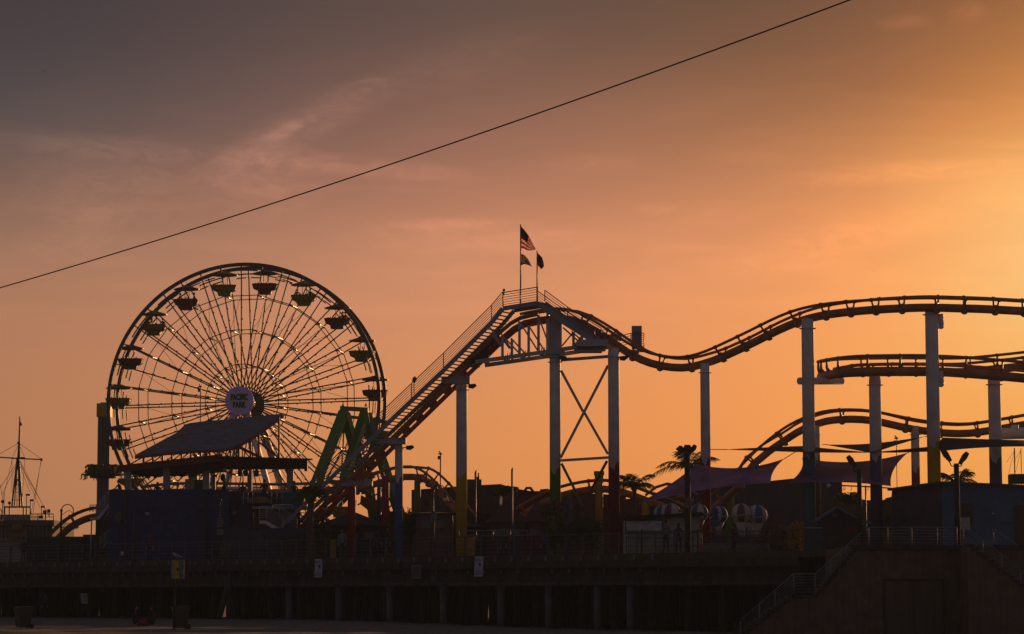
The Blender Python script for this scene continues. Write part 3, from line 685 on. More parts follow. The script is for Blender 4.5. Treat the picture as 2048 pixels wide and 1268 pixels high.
# T1: out of the lift, over the crest, down through the dip and up to the long high run
T1 = [(1040, 628, 183.5), (1075, 621, 183.2), (1110, 617, 183), (1140, 620, 182.5), (1165, 629, 182), (1190, 643, 181.5), (1215, 659, 181), (1240, 676, 180.5), (1268, 693, 180), (1300, 706, 179.5), (1340, 714, 179), (1375, 713, 178.5), (1412, 702, 178), (1450, 685, 177), (1500, 661, 175.5), (1540, 641, 174.5), (1580, 624, 173.5), (1625, 612, 172.5), (1675, 605, 171.5), (1725, 601, 170.5), (1780, 598, 169.5), (1850, 596, 168.5), (1910, 597, 168), (1980, 599, 168), (2070, 604, 168.5)]
track(T1, bank=[0] * 14 + [2, 4, 6, 8, 9, 10, 10, 10, 10, 10, 10], flip=-1)
T2 = [(2080, 736, 168), (1990, 728, 169), (1920, 723, 170), (1850, 720, 170.5), (1780, 720, 171), (1725, 721, 171.8), (1690, 724, 173), (1664, 728, 175.5), (1652, 731, 179), (1664, 729, 183), (1700, 724, 185.5), (1780, 722, 186.5), (1850, 722, 186.5), (1920, 722, 186), (1990, 716, 185), (2080, 706, 183.5)]
# the turn is one continuous run: keep the rail pair inside the bend by building it from its centre line
def track_c(spec, **k):
    ctrl = [W(*q) for q in spec]; pts = spline(ctrl, .55); N = len(pts); A, B, S = [], [], []
    for i, p in enumerate(pts):
        a = pts[max(i - 1, 0)]; b = pts[min(i + 1, N - 1)]; t = (b - a).normalized(); h = t.cross(Vector((0, 0, 1))).normalized(); q = Matrix.Rotation(R(k.get('bank', 0)), 3, t); h2 = q @ h; u2 = q @ h.cross(t)
        A.append(p + h2 * .58); B.append(p - h2 * .58); S.append(p - u2 * .80)
    g = MB(); g.tube(S, .29, 14); sp_ = g.build('track', ORANGE, rc)
    g = MB(); g.tube(A, .095, 8); g.build('rail', ORANGE, sp_); g = MB(); g.tube(B, .095, 8); g.build('rail', ORANGE, sp_)
    g = MB(); acc = 0
    for i in range(1, N - 1):
        acc += (pts[i] - pts[i - 1]).length
        if acc > 1.75:
            acc = 0; c = S[i]
            for q in (A[i], B[i]):
                dn = (c - pts[i]).normalized(); g.tube([q, q.lerp(c, .35) + dn * .16, c.lerp(q, .2)], [.05, .08, .15], 6)
                t = (pts[i + 1] - pts[i]).normalized(); g.tube([q - t * .1, q + t * .1], .115, 8)
            g.ball(c + (c - pts[i]).normalized() * .15, .2, 10, 8)
    o = g.build('tie', ORANGE, sp_); o['kind'] = 'stuff'; return S
track_c(T2, bank=24)
T3 = [(1372, 1022, 199), (1405, 1004, 197), (1437, 978, 194), (1470, 945, 192), (1500, 913, 192), (1540, 877, 192), (1580, 849, 191.5), (1625, 829, 191), (1660, 821, 190.5), (1700, 819, 190), (1745, 822, 189.5), (1800, 833, 189), (1850, 842, 189), (1900, 847, 189), (1940, 847, 189), (1990, 840, 189), (2070, 826, 189)]
track(T3, tie=2.0)
T4 = [(985, 1048, 200), (1040, 1012, 200), (1085, 987, 200), (1125, 972, 200), (1160, 964, 200), (1195, 960, 200), (1230, 962, 200), (1270, 973, 200), (1310, 988, 200), (1350, 1003, 200), (1385, 1020, 199.5), (1420, 1034, 199)]
track(T4, tie=2.2, rs=.27, m=mat('faded_orange', (.36, .13, .02), .45, 0, .25, 1.5))
track([(1292, 990, 208), (1312, 974, 208), (1335, 967, 208), (1362, 973, 208), (1395, 990, 208)], tie=2.2)
T5 = [(640, 985, 204), (690, 966, 204), (735, 951, 204), (770, 940, 204), (800, 933, 204), (822, 933, 204), (842, 940, 203), (862, 955, 202), (884, 978, 201), (905, 1003, 200), (930, 1035, 199)]
track(T5, tie=1.25, drop=.75, rs=.25)
track([(285, 973, 226), (340, 967, 226), (420, 966, 226), (520, 968, 226), (600, 967, 226), (680, 962, 226)], tie=2.6, drop=.7, rs=.30)
track([(88, 1078, 235), (108, 1058, 235), (128, 1040, 235), (152, 1026, 235), (178, 1017, 235), (206, 1014, 235), (240, 1018, 235), (280, 1030, 235)], tie=2.4, drop=.75, rs=.3, m=mat('deep_orange', (.17, .05, .018), .45, 0, .25, 1.5))

# supporting columns
def column(px, ytop, Y, wpx, paint, ysplit, label=None, cap=True, pyb=None):
    c = W(px, ytop, Y); r = PX(wpx / 2, Y); zb = DECK; h = c.z - zb
    zs = W(px, ysplit, Y).z - zb if ysplit else -5
    m = two_tone('column_' + str(px), paint, zs, r) if ysplit else mat('column_paint_%d' % px, paint, .5, 0, .15, 1.2)
    g = MB(); g.tube([(c.x, Y, zb), (c.x, Y, c.z - .35), (c.x, Y, c.z)], [r, r, r * .9], 32)
    if cap: g.tube([(c.x, Y, c.z - .62), (c.x, Y, c.z - .59)], r * 1.38, 32)
    o = g.build('support_column', m, None, origin=(c.x, Y, zb)); o.parent = rc; o.location = Vector((c.x, Y, zb)) - ORG[rc.name]
    if label: o['label'] = label
    return c
RD, YL, GN, TL, PU, BL, MR = (.34, .035, .035), (.62, .40, .015), (.09, .26, .03), (.06, .22, .30), (.12, .10, .24), (.05, .14, .40), (.20, .035, .05)
column(798, 880, 184, 16, BL, 958, 'white column with a blue lower half')
column(703.5, 966, 187, 16, RD, 2, 'dark red column under the lowest stair beam') if False else column(703.5, 968, 187, 16, RD, None, 'dark red column under the lowest stair beam', cap=False)
column(923.5, 762, 183, 22, YL, 950, 'white column with a yellow lower half left of the truss')
column(1110, 706, 181.2, 22, GN, 940, 'white column with a green lower half under the crest')
column(1227, 696, 180.6, 22.5, MR, 930, 'white column with a maroon lower half under the drop')
column(1410, 727, 178, 19.5, RD, 921, 'white column with a red lower half at the dip')
column(1615, 638, 173, 25, TL, 908, 'tall white column with a teal lower half')
column(1749.5, 751, 172, 24, PU, 914, 'white column with a faded purple lower half')
column(1863, 610, 169.5, 26.5, YL, 886, 'tallest white column, yellow below')
column(1988, 750, 170.5, 25, PU, 918, 'white column with a violet lower half at far right')
column(1830, 852, 189.5, 17, RD, 938, 'slim white column, red below, behind the sails')
column(1634, 852, 191, 11, (.09, .035, .03), 914, 'slim white column, brown below, behind the teal one')
column(835, 958, 203, 13, (.13, .16, .01), None, 'short olive green column under the small hill', cap=False)
column(771, 952, 204, 15, (.30, .025, .05), None, 'short crimson column behind the blue one', cap=False)
column(758, 972, 206, 8, (.03, .06, .12), None, cap=False)
column(1137, 990, 200.6, 15, (.03, .07, .16), None, 'short blue column behind the green one', cap=False)
column(1198, 962, 200.6, 16, (.40, .24, .01), None, 'short yellow column between the two tall truss columns', cap=False)
column(1291, 1000, 200.6, 15, (.42, .26, .01), None, 'short yellow column under the low track', cap=False)
column(1459, 985, 198, 19, (.06, .20, .012), None, 'short bright green column behind the balloon ride', cap=False)
g = MB(); a = W(1198, 944, 204); g.bar((a.x, 204, DECK), a, .62, .62); g.box((a.x, 204, a.z - .1), (.75, .75, .3)); g.build('brake_post', GREEN, rc)
# long saddle arm from the teal column, and saddles beside the tallest one
g = MB(); a, b = W(1603, 762, 173.2), W(1684, 762, 175.5); g.tube([a - (b - a).normalized() * .2, b], PX(7.2, 174), 20); g.tube([b - Vector((.5, 0, 0)), W(1672, 745, 175.5)], [.30, .16], 10); g.build('saddle_arm', WHITE, rc)
for y0, y1 in ((628, 652), (742, 768)):
    g = MB(); a, b = W(1880, y0, 169.5), W(1882, y1, 169.5); g.tube([a, b], [.20, .19], 16); g.ball(b, .2, 12, 8); g.tube([b + Vector((-.5, 0, 0)), b], .17, 12); g.build('saddle', WHITE, rc)
g = MB(); a, b = W(1980, 868, 172), W(2070, 866, 172); g.tube([a, b], .36, 20); g.tube([W(2030, 870, 172), W(2030, 850, 172)], [.35, .22], 12); g.build('saddle_arm', WHITE, rc)
# cap beams
for x0, x1, y, hpx, Y, br in ((758, 812, 882, 11, 184, 1), (883, 940, 761, 13, 182.6, 1), (668, 745, 967, 9, 186.8, 1)):
    a, b = W(x0, y, Y - .5), W(x1, y, Y - .5); g = MB(); g.bar(a, b, PX(20, Y), PX(hpx, Y)); g.bar(a + Vector((0, 0, PX(hpx, Y) / 2)), b + Vector((0, 0, PX(hpx, Y) / 2)), PX(24, Y), .05); g.bar(a - Vector((0, 0, PX(hpx, Y) / 2)), b - Vector((0, 0, PX(hpx, Y) / 2)), PX(24, Y), .05); g.build('cap_beam', mat('beam_grey', (.40, .38, .38), .5, 0, .2, 2), rc)
# lift hill girder: twin chords, slotted webs, top running rails
def P(x, y, Y): return W(x, y, Y)
lift_top = [(560, 1090, 191), (600, 1053, 190), (684, 970, 187.6), (784, 873, 184.8), (880, 779, 183.6), (994, 667, 183), (1020, 645, 183), (1040, 634, 183.2), (1075, 626, 183)]
lt = spline([W(*q) for q in lift_top], .6)
g = MB()
for off, w in ((0, .2), (1.15, .2)):
    g.tube([p + Vector((.05, off, 0)) for p in lt], .09, 6)
o = g.build('lift_rail', mat('lift_cream', (.26, .16, .08), .6, 0, .3, 2), rc)
g = MB()
NV = Vector((.70, 0, -.714))     # perpendicular to the slope, downward
for off in (0, 1.15):
    for dz, th in (((.16, .22), (.62, .26)) if off == 0 else ((.16, .22),)):
        top_ = [p + NV * dz + Vector((0, off, 0)) for p in lt if p.z < W(1000, 655, 183).z]
        g.bar(top_[0], top_[-1], .16, th)
    web = [p for p in lt if p.z < W(985, 672, 183).z]; n = len(web); i = 0
    while i < n - 4 and off == 0:
        a = web[i] + NV * .40 + Vector((0, off, 0)); b = web[i + 1] + NV * .40 + Vector((0, off, 0)); g.bar(a, b, .06, .34); i += 2
g.build('lift_girder', REDBR, rc)
g = MB(); cur = [p for p in lt if p.z > W(930, 728, 183).z]
for off in (0, 1.15): g.tube([p + Vector((.28, off, -.42)) for p in cur], .20, 8)
for p in cur[::3]: g.bar(p + Vector((.28, -.1, -.42)), p + Vector((.28, 1.25, -.42)), .7, .06)
g.build('crest_girder', REDBR, rc)
g = MB(); 
for x, y in ((948, 722), (960, 716), (972, 708)): g.box(W(x, y, 183.4), (.42, .9, .4)); g.tube([W(x, y, 182.8), W(x, y - 8, 182.8)], .05, 5)
g.build('lift_motor', BLACK, rc)
# stair beside the lift: two stringers, separate treads, long handrail
ST = [(548, 1066, 188), (579, 1038, 187), (684, 934, 184), (759, 862, 182.2), (887, 741, 180.8), (983, 645, 180.4), (1006, 617, 180.2), (1075, 606, 180.1)]
near = [W(*q) for q in ST]; far = [p + Vector((.72, 1.15, -.02)) for p in near]
SWM = mat('stringer_blue_grey', (.25, .265, .31), .5, 0, .15, 1.5)
stair = None
g = MB()
for a, b in zip(near, near[1:]): g.bar(a, b, .07, .30)
stair = g.build('stair_stringer', SWM, rc); g = MB()
for a, b in zip(far, far[1:]): g.bar(a, b, .07, .26)
g.build('stair_stringer', mat('stringer_shaded', (.30, .27, .26), .6, 0, .2, 2), rc)
def treads(a, b, n, depth=.24, w=.72, yd=1.15, k0=0):
    g = MB()
    for i in range(n):
        p = a.lerp(b, (i + .5) / n) + Vector((.04, 0, -.10)); q = p + Vector((w, yd, -.02)); g.bar(p, q, depth, .045)
    return g
for i in range(6):
    a, b = near[i], near[i + 1]; n = max(2, int(abs(b.z - a.z) / .205)); o = treads(a, b, n).build('tread_flight', mat('tread_grey', (.22, .20, .19), .7, 0, .3, 3), rc)
g = MB(); g.prism([near[6] + Vector((0, 0, .1)), near[7] + Vector((0, 0, .1)), near[7] + Vector((.72, 1.15, .1)), near[6] + Vector((.72, 1.15, .1))], (0, 0, -.06)); g.build('crest_platform', SWM, rc)
DS = [(1075, 606, 180.1), (1121, 640, 180.1), (1189, 683, 180.1), (1216, 688, 180.1)]
dn = [W(*q) for q in DS]; g = MB()
for a, b in zip(dn, dn[1:]): g.bar(a, b, .07, .34)
g.build('stair_stringer', SWM, rc); g = MB()
for a, b in zip(dn, dn[1:]): g.bar(a + Vector((.5, 1.5, .16)), b + Vector((.5, 1.5, .16)), .07, .3)
g.build('stair_stringer', SWM, rc)
treads(dn[0], dn[1], 8, yd=1.5, w=.5).build('tread_flight', MATS['tread_grey'], rc); treads(dn[1], dn[2], 11, yd=1.5, w=.5).build('tread_flight', MATS['tread_grey'], rc)
HM = mat('handrail_steel', (.16, .16, .19), .45, .4, .2, 2)
def up(p, px, Y=181): return p + Vector((0, 0, PX(px, Y)))
railing(rc, 'handrail', [up(p, 4) for p in near[:6]] + [up(near[6], 3)], PX(31, 181), 6, HM, .026, post=3.75, rp=.032)
railing(rc, 'handrail', [up(near[6], 3), up(near[7], 3)], PX(29, 181), 6, HM, .026, postpts=[up(near[6], 3), up(near[6].lerp(near[7], .5), 2), up(near[7], 3)], rp=.04)
railing(rc, 'handrail', [up(dn[0], 4), up(dn[1], 6), up(dn[2], 6)], PX(20, 181), 4, HM, .024, post=2.2, rp=.032)
railing(rc, 'handrail', [up(p + Vector((.5, 1.5, .16)), 4) for p in dn[:3]], PX(22, 181), 4, HM, .024, post=2.2, rp=.032)
# crest truss: near and far frames
TR = mat('truss_grey', (.40, .39, .41), .5, 0, .15, 1.5)
g = MB(); LC = [W(950, 724, 180.6), W(1096, 703, 180.6), W(1214, 685, 180.6)]
off = Vector((.62, 2.6, 0))
for o_ in (Vector(), off):
    for a, b in zip(LC, LC[1:]): g.bar(a + o_, b + o_, .22, .26)
    vs = [((1005, 671), (1005, 716)), ((1039, 643), (1039, 711)), ((1077, 630), (1077, 706)), ((1147, 664), (1147, 695))]
    for (x, y), (x2, y2) in vs: g.bar(W(x, y, 180.6) + o_, W(x2, y2, 180.6) + o_, .18, .18)
    for (x, y), (x2, y2) in (((980, 655), (1003, 690)), ((1003, 669), (1038, 706)), ((1040, 645), (1076, 702)), ((1078, 636), (1099, 692)), ((1124, 692), (1147, 664)), ((1126, 655), (1165, 690)), ((1147, 690), (1170, 683)), ((1000, 690), (984, 668))):
        g.bar(W(x, y, 180.6) + o_, W(x2, y2, 180.6) + o_, .09, .10)
for x in (965, 1005, 1039, 1077, 1147, 1190): a = W(x, 724 - (x - 950) * .146, 180.6); g.bar(a, a + off, .16, .2)
for x in (1015, 1020, 1025, 1046, 1051, 1055, 1083, 1089): a = W(x, 724 - (x - 950) * .146 - 5, 181.4); g.bar(a - Vector((0, 0, .1)), a + Vector((0, 0, .12)), .05, .05)
g.build('crest_truss', TR, rc)
g = MB(); a, b = W(1110, 703, 181.5), W(1110, 640, 181.5); g.bar(a, b, PX(27, 181), PX(27, 181), up=(0, 1, 0)); g.build('truss_box_post', TR, rc)
g = MB(); g.box(W(1110, 707, 181.2), (PX(39, 181), 1.3, PX(6, 181))); g.box(W(1106, 713, 181.2), (PX(26, 181), 1.0, PX(5, 181))); g.build('bearing_plate', TR, rc)
g = MB(); a = W(1184, 689, 180.8); g.box(a, (PX(62, 181), 2.6, PX(13, 181))); g.box(W(1180, 703, 180.8), (PX(48, 181), 1.2, PX(4, 181))); g.box(W(1180, 698, 181.5), (PX(62, 181), 1.6, PX(6, 181))); g.build('transfer_platform', TR, rc)
g = MB()
for (x, y), (x2, y2), w in (((1121, 720), (1217, 713), .20), ((1122, 741), (1166, 823), .17), ((1169, 825), (1216, 908), .17), ((1216, 731), (1121, 916), .18), ((1121, 921), (1217, 915), .17)):
    g.bar(W(x, y, 181 + (.25 if x > 1160 and y > 800 else 0)), W(x2, y2, 181), w, w)
g.build('cross_bracing', TR, rc)
g = MB(); g.bar(W(1123, 927, 181), W(1166, 1012, 181), .17, .17); g.build('lower_brace', mat('brace_green', (.06, .20, .02), .5), rc)
g = MB(); g.bar(W(1214, 922, 181), W(1166, 1010, 181), .18, .18); g.build('lower_brace', mat('brace_maroon', (.08, .02, .022), .5), rc)
# service platform with louvred panel beside the drop
g = MB(); g.box(W(1273.5, 675, 183.5), (PX(20, 183), .5, PX(46, 183)))
for i in range(9): g.box(W(1273.5, 664 + i * 4, 183.2), (PX(19, 183), .12, .03))
g.build('control_cabinet', mat('cabinet_grey', (.26, .25, .30), .6), rc)
railing(rc, 'platform_railing', [W(1240, 697, 183.5), W(1262, 691, 183.5)], PX(25, 183), 5, HM, .022, post=.7)
railing(rc, 'platform_railing', [W(1283, 700, 183.5), W(1288, 700, 183.5)], PX(34, 183), 8, HM, .022, post=1)
g = MB(); g.box(W(1232, 674, 183), (PX(22, 183), 1, PX(12, 183))); g.box(W(1210, 660, 183.2), (PX(18, 183), .05, .05)); g.box(W(1263, 702, 183.4), (PX(56, 183), .9, .10)); g.build('service_platform', TR, rc)
# lamps bolted to the structure
def flood(px, py, Y, d=1, parent=rc, s=1.0):
    a = W(px, py, Y); g = MB(); g.prism([a + Vector((0, 0, .12 * s)), a + Vector((.45 * d * s, 0, .16 * s)), a + Vector((.55 * d * s, 0, .02)), a + Vector((.30 * d * s, 0, -.16 * s)), a + Vector((0, 0, -.12 * s))], (0, .35, 0)); g.bar(a, a - Vector((.25 * d, 0, 0)), .06, .06); return g.build('floodlight', DARKM, parent)
for q in ((937, 772, 182.5, 1), (812, 895, 183.8, 1), (1240, 716, 180.4, 1), (1133, 716, 180.4, -1)): flood(*q)
g = MB(); a = W(828, 765, 181.4); g.tube([a, a - Vector((0, 0, .8))], .03, 5); g.prism([W(825, 756, 181.2), W(830, 752, 181.2), W(834, 758, 181.2), W(829, 765, 181.2), W(824, 763, 181.2)], (0, .25, 0)); g.build('floodlight', DARKM, rc)
g = MB(); a = W(1008, 580, 180.2); g.tube([a, a - Vector((0, 0, .3))], .03, 5); g.ball(a, .10, 8, 6); g.build('beacon', mat('beacon_glass', (.4, .3, .05), .2), rc)

# flags on the crest
def flag(name, label, hoist_t, hoist_b, topc, botc, Y, mats, mfun, nu=14, nv=13):
    g = MB(); top = [hoist_t] + topc; bot = [hoist_b] + botc
    def ip(c, u):
        k = u * (len(c) - 1); i = min(int(k), len(c) - 2); f = k - i; return c[i][0] * (1 - f) + c[i + 1][0] * f, c[i][1] * (1 - f) + c[i + 1][1] * f
    for lay in (0, 1):
        for j in range(nv + 1):
            for i in range(nu + 1):
                u, v = i / nu, j / nv; a, b = ip(top, u), ip(bot, u); x, y = a[0] * (1 - v) + b[0] * v, a[1] * (1 - v) + b[1] * v
                p = W(x, y, Y); p.y += .16 * math.sin(u * 9 + v * 2.5) * u + lay * .012; g.v.append(tuple(p))
    n0 = (nu + 1) * (nv + 1)
    for lay in (0, 1):
        for j in range(nv):
            for i in range(nu):
                a = lay * n0 + j * (nu + 1) + i; f = (a, a + 1, a + nu + 2, a + nu + 1); g.f.append(f if lay else tuple(reversed(f))); g.m.append(mfun(i / nu, j / nv)); g.sm.append(True)
    return tag(g.build(name, mats, None, origin=W(*hoist_b, Y)), label, 'flag', 'flags flying above the coaster crest')
FR, FW, FB = mat('flag_red', (.62, .03, .03), .8, 0, .1, 3, transl=.8), mat('flag_white', (.85, .80, .76), .8, 0, .1, 3, transl=.8), mat('flag_navy', (.02, .03, .12), .8, 0, .1, 3, transl=.3)
YF = 180.7
flag('flag', 'largest flag, striped red and white with a navy corner, drooping on the taller pole', (1041.5, 452), (1041.5, 496), [(1050, 461), (1057, 471), (1064, 484), (1071, 497)], [(1047, 497), (1053, 500), (1062, 501), (1071, 500)], YF, [FR, FW, FB],
     lambda u, v: 2 if (v < .50 and u < .45) else (0 if int(v * 9.001) % 2 == 0 else 1), nv=18)
fs = MB()
for i in range(5):
    for j in range(4):
        u, v = .05 + i * .075, .08 + j * .12; x = 1041.5 + u * 22 * (1 - v * .1); y = 452 + (1 - v) * (u * 24) + v * 44 + v * u * 3; fs.ball(W(x, y, YF - .03 + .16 * math.sin(u * 9 + v * 2.5) * u), .022, 5, 3, sq=(1, .3, 1))
st = fs.build('star', FW, bpy.data.objects['flag']); st['kind'] = 'stuff'
flag('flag', 'small pale flag with a red lower stripe on the taller pole, below the striped one', (1042, 507), (1042, 531), [(1049, 510), (1056, 518), (1061, 527), (1064, 533)], [(1046, 529), (1051, 528), (1056, 530), (1064, 534)], YF, [mat('flag_red_dim', (.35, .03, .02), .8, 0, .1, 3, transl=.5), mat('flag_cream_dim', (.46, .37, .31), .8, 0, .1, 3, transl=.55), mat('flag_emblem', (.16, .09, .05), .8, transl=.2)],
     lambda u, v: 0 if v > .80 or (v < .16 and u < .12) else (2 if .3 < u < .7 and .32 < v < .66 else 1))
flag('flag', 'small slate blue flag with a red tip on the shorter right pole', (1075, 506), (1075, 531), [(1079, 509), (1084, 515), (1087, 524), (1088, 531)], [(1078, 534), (1081, 537), (1084, 538), (1088, 533)], YF, [FR, mat('flag_slate', (.05, .06, .10), .8, transl=.3), mat('flag_emblem_pale', (.25, .22, .2), .8, transl=.3)],
     lambda u, v: 0 if v > .82 else (2 if .4 < u < .65 and .35 < v < .6 else 1))
for px, yt, lb in ((1041, 450, 'taller left flagpole on the coaster crest'), (1074, 503, 'shorter right flagpole on the coaster crest')):
    a, b = W(px, yt, YF), W(px, 606, YF); g = MB(); g.tube([b, a], [.045, .03], 8); g.ball(a, .05, 8, 6); p_ = thing('flagpole', lb, 'flagpole', b, 'flagpoles on the coaster crest'); g.build('pole', DARKM, p_)
    g = MB(); g.tube([a + Vector((.05, 0, -.05)), b + Vector((.05, 0, 1.0))], .008, 4); g.build('halyard', CLOTH, p_)
# ------------------------------------------------------------------ buildings and rides on the pier
def onp(px, Y): return Vector(((px - 1024) / F * Y, Y, DECK))
def blockb(parent, name, px0, px1, py, Y, dep, m, base=DECK, lip=None, ypx1=None):
    a, b = W(px0, py, Y), W(px1, py if ypx1 is None else ypx1, Y); g = MB()
    g.prism([a, b, Vector((b.x, Y, base)), Vector((a.x, Y, base))], (0, dep, 0)); o = g.build(name, m, parent)
    if lip:
        g = MB(); g.bar(a + Vector((-.1, -.06, .03)), b + Vector((.1, -.06, .03)), .22, .22); g.build('parapet', lip, parent)
    return o
BWALL = banded('blue_wall', (.016, .038, .125), .965, 'X', 1.1, .8)
BWAL2 = banded('dark_blue_wall', (.035, .040, .085), .96, 'X', 1.1, .8)
# blue hall under the shingled canopy, left
hall = thing('blue_hall', 'dark blue hall with a shingled canopy over its roof terrace', 'building', onp(415, 187))
blockb(hall, 'wall', 218, 410, 979, 187, 14, BWALL); blockb(hall, 'wall', 410.5, 458, 979.5, 187.2, 13.5, BWALL)
blockb(hall, 'side_wing', 458, 508, 982, 188, 12, mat('slate_wall', (.045, .05, .07), .8, 0, .3, 1.2))
blockb(hall, 'low_wing', 446, 612, 1056, 184.4, 3.4, BWAL2)
g = MB(); a, b = W(553, 1072, 184.3), W(612, 1110, 184.3); g.box((a + b) / 2, (b.x - a.x, .12, a.z - b.z)); g.build('shutter', mat('shutter_brown', (.035, .025, .03), .8), hall)
for px in (250, 409): g = MB(); a, b = W(px, 979, 186.9), W(px, 1125, 186.9); g.bar(a, b, .16, .2, up=(0, 1, 0)); g.build('downpipe', BLACK, hall)
g = MB(); a = W(237, 1037, 186.8); g.prism([W(229, 1032, 186.8), W(240, 1020, 186.8), W(244, 1035, 186.8), W(240, 1049, 186.8), W(233, 1046, 186.8)], (0, .1, 0)); g.build('wall_emblem', mat('emblem_paint', (.09, .08, .05), .7, 0, .8, 12), hall)
g = MB(); g.box(W(245, 1107, 186.85), (.22, .06, .26)); g.build('notice', WHITE, hall)
# terrace posts
PG = mat('post_grey', (.27, .28, .30), .6, 0, .15, 2)
for px0, px1, y0, y1, Y in ((251, 262, 938, 979, 187.5), (327, 340, 932, 979, 187.6), (406, 419, 925, 979, 187.7), (423, 431, 925, 979, 192), (495, 504, 935, 985, 192), (574, 587, 935, 985, 190)):
    a, b = W((px0 + px1) / 2, y0 - 4, Y), W((px0 + px1) / 2, y1 + 3, Y); w = PX(px1 - px0, Y); g = MB(); g.bar(b, a, w, w, up=(0, 1, 0)); g.bar(b + Vector((0, -w / 2, 0)), a + Vector((0, -w / 2, 0)), .06, .05, up=(0, 1, 0)); g.build('terrace_post', PG, hall)
# red-brown eaves beam with the truss and tilted shingled roof above
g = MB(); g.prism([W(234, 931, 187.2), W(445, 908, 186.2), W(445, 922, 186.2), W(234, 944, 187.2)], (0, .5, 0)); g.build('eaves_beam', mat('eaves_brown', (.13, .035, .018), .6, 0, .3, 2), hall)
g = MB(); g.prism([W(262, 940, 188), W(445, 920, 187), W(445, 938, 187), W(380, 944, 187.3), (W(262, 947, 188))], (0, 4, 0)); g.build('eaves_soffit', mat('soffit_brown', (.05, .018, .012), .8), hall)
DRB = mat('deep_brown_steel', (.045, .015, .01), .6, 0, .3, 2)
g = MB(); a, b = W(444, 916, 186.2), W(617, 921, 190); g.prism([W(444, 914, 186.2), W(613, 920, 190), W(613, 936, 190), W(560, 937, 189), W(444, 937, 186.2)], (0, 1.5, 0)); g.bar(W(440, 914, 186), W(620, 919, 190), .7, .10); g.box(W(612, 930, 189.9), (.22, .3, .85)); g.build('eaves_box', DRB, hall)
SH = banded('grey_shingles', (.14, .15, .19), .86, 'Z', 5.2, .62)
lo = [(270, 912, 186.5), (330, 905, 186.2), (395, 900, 186), (440, 899, 186), (470, 893, 186.2), (500, 876, 187), (530, 855, 188.4), (565, 829, 190)]
hi = [(270, 910, 186.9), (318, 884, 188.4), (352, 866, 189.6), (372, 847, 191), (410, 842, 191.4), (450, 839, 191.6), (500, 834, 191.3), (565, 827, 190.4)]
g = MB(); n = 24
def poly_at(c, u):
    k = u * (len(c) - 1); i = min(int(k), len(c) - 2); f = k - i; return W(*(c[i][j] * (1 - f) + c[i + 1][j] * f for j in range(3)))
for lay in (0, 1):
    for j in range(5):
        for i in range(n + 1): u = i / n; p = poly_at(lo, u).lerp(poly_at(hi, u), j / 4); g.v.append(tuple(p + Vector((0, .25 * lay, -.18 * lay))))
N1 = 5 * (n + 1)
for lay in (0, 1):
    for j in range(4):
        for i in range(n): a = lay * N1 + j * (n + 1) + i; g.f.append((a, a + 1, a + n + 2, a + n + 1)); g.m.append(0); g.sm.append(False)
for j in (0, 4):
    for i in range(n): a = j * (n + 1) + i; g.f.append((a, a + 1, N1 + a + 1, N1 + a)); g.m.append(0); g.sm.append(False)
canopy = g.build('shingled_roof', SH, hall)
g = MB()
for a, b in zip(lo, lo[1:]): g.bar(W(*a) - Vector((0, -.1, .10)), W(*b) - Vector((0, -.1, .10)), .2, PX(5.5, 187))
g.build('roof_edge_beam', REDBR, canopy)
g = MB(); prevp = None
beam = lambda x: 936 - (x - 236) * .105 if x < 445 else 915 + (x - 445) * .03
def lowy(x):
    for a, b in zip(lo, lo[1:]):
        if a[0] <= x <= b[0]: return a[1] + (b[1] - a[1]) * (x - a[0]) / (b[0] - a[0])
xs = [287, 306, 325, 344, 363, 382, 401, 420, 440, 461, 477, 501, 518, 558]
def tbar(a, b, w, nm='truss_post'): g = MB(); g.bar(a, b, w, w); g.build(nm, REDBR, canopy)
for i, x in enumerate(xs):
    Y = 187 if x < 480 else 188.4; tbar(W(x, lowy(x), Y), W(x, beam(x), Y), .13)
    if i and x > 400: x0 = xs[i - 1]; tbar(W(x0, lowy(x0), Y), W(x, beam(x), Y), .08, 'truss_brace')
tbar(W(476, 893, 187), W(527, 918, 188.4), .16, 'truss_brace'); tbar(W(519, 885, 188), W(556, 915, 189), .10, 'truss_brace')
for x in (300, 340, 380, 400): tbar(W(x, beam(x), 189.5), W(x + 24, lowy(x) + 2, 189.5), .07, 'truss_brace')
# services hanging under the canopy
g = MB(); r_ = random.Random(5)
for y, Y in ((944, 190), (949, 191), (953, 189)):
    g.bar(W(262, y, Y), W(420, y - 3, Y), .07, .07)
for i in range(34): x = r_.uniform(262, 430); y = r_.uniform(938, 954); g.box(W(x, y, 190), (r_.uniform(.08, .35), .2, r_.uniform(.06, .25)))
o = g.build('service_pipes', BLACK, hall); o['kind'] = 'stuff'
for x, y, Y in ((302, 944, 189), (446, 955, 188), (513, 946, 188), (577, 941, 190), (480, 945, 190), (492, 945, 191)):
    g = MB(); a = W(x, y, Y); g.ball(a, .24, 10, 8, sq=(.8, .8, 1.1)); g.bar(a, a + Vector((0, 0, .5)), .04, .04); g.build('hanging_speaker', BLACK, hall)
# rooftop units
for x0, x1, y0, m in ((370, 388, 958, PG), (389, 407, 959, BLACK), (377, 394, 945, PG)):
    g = MB(); a, b = W(x0, y0, 188.2 if y0 > 950 else 189), W(x1, 982, 188.2 if y0 > 950 else 189); g.box((a + b) / 2 + Vector((0, .6, 0)), (b.x - a.x, 1.1, a.z - b.z)); u = g.build('rooftop_unit', m, hall)
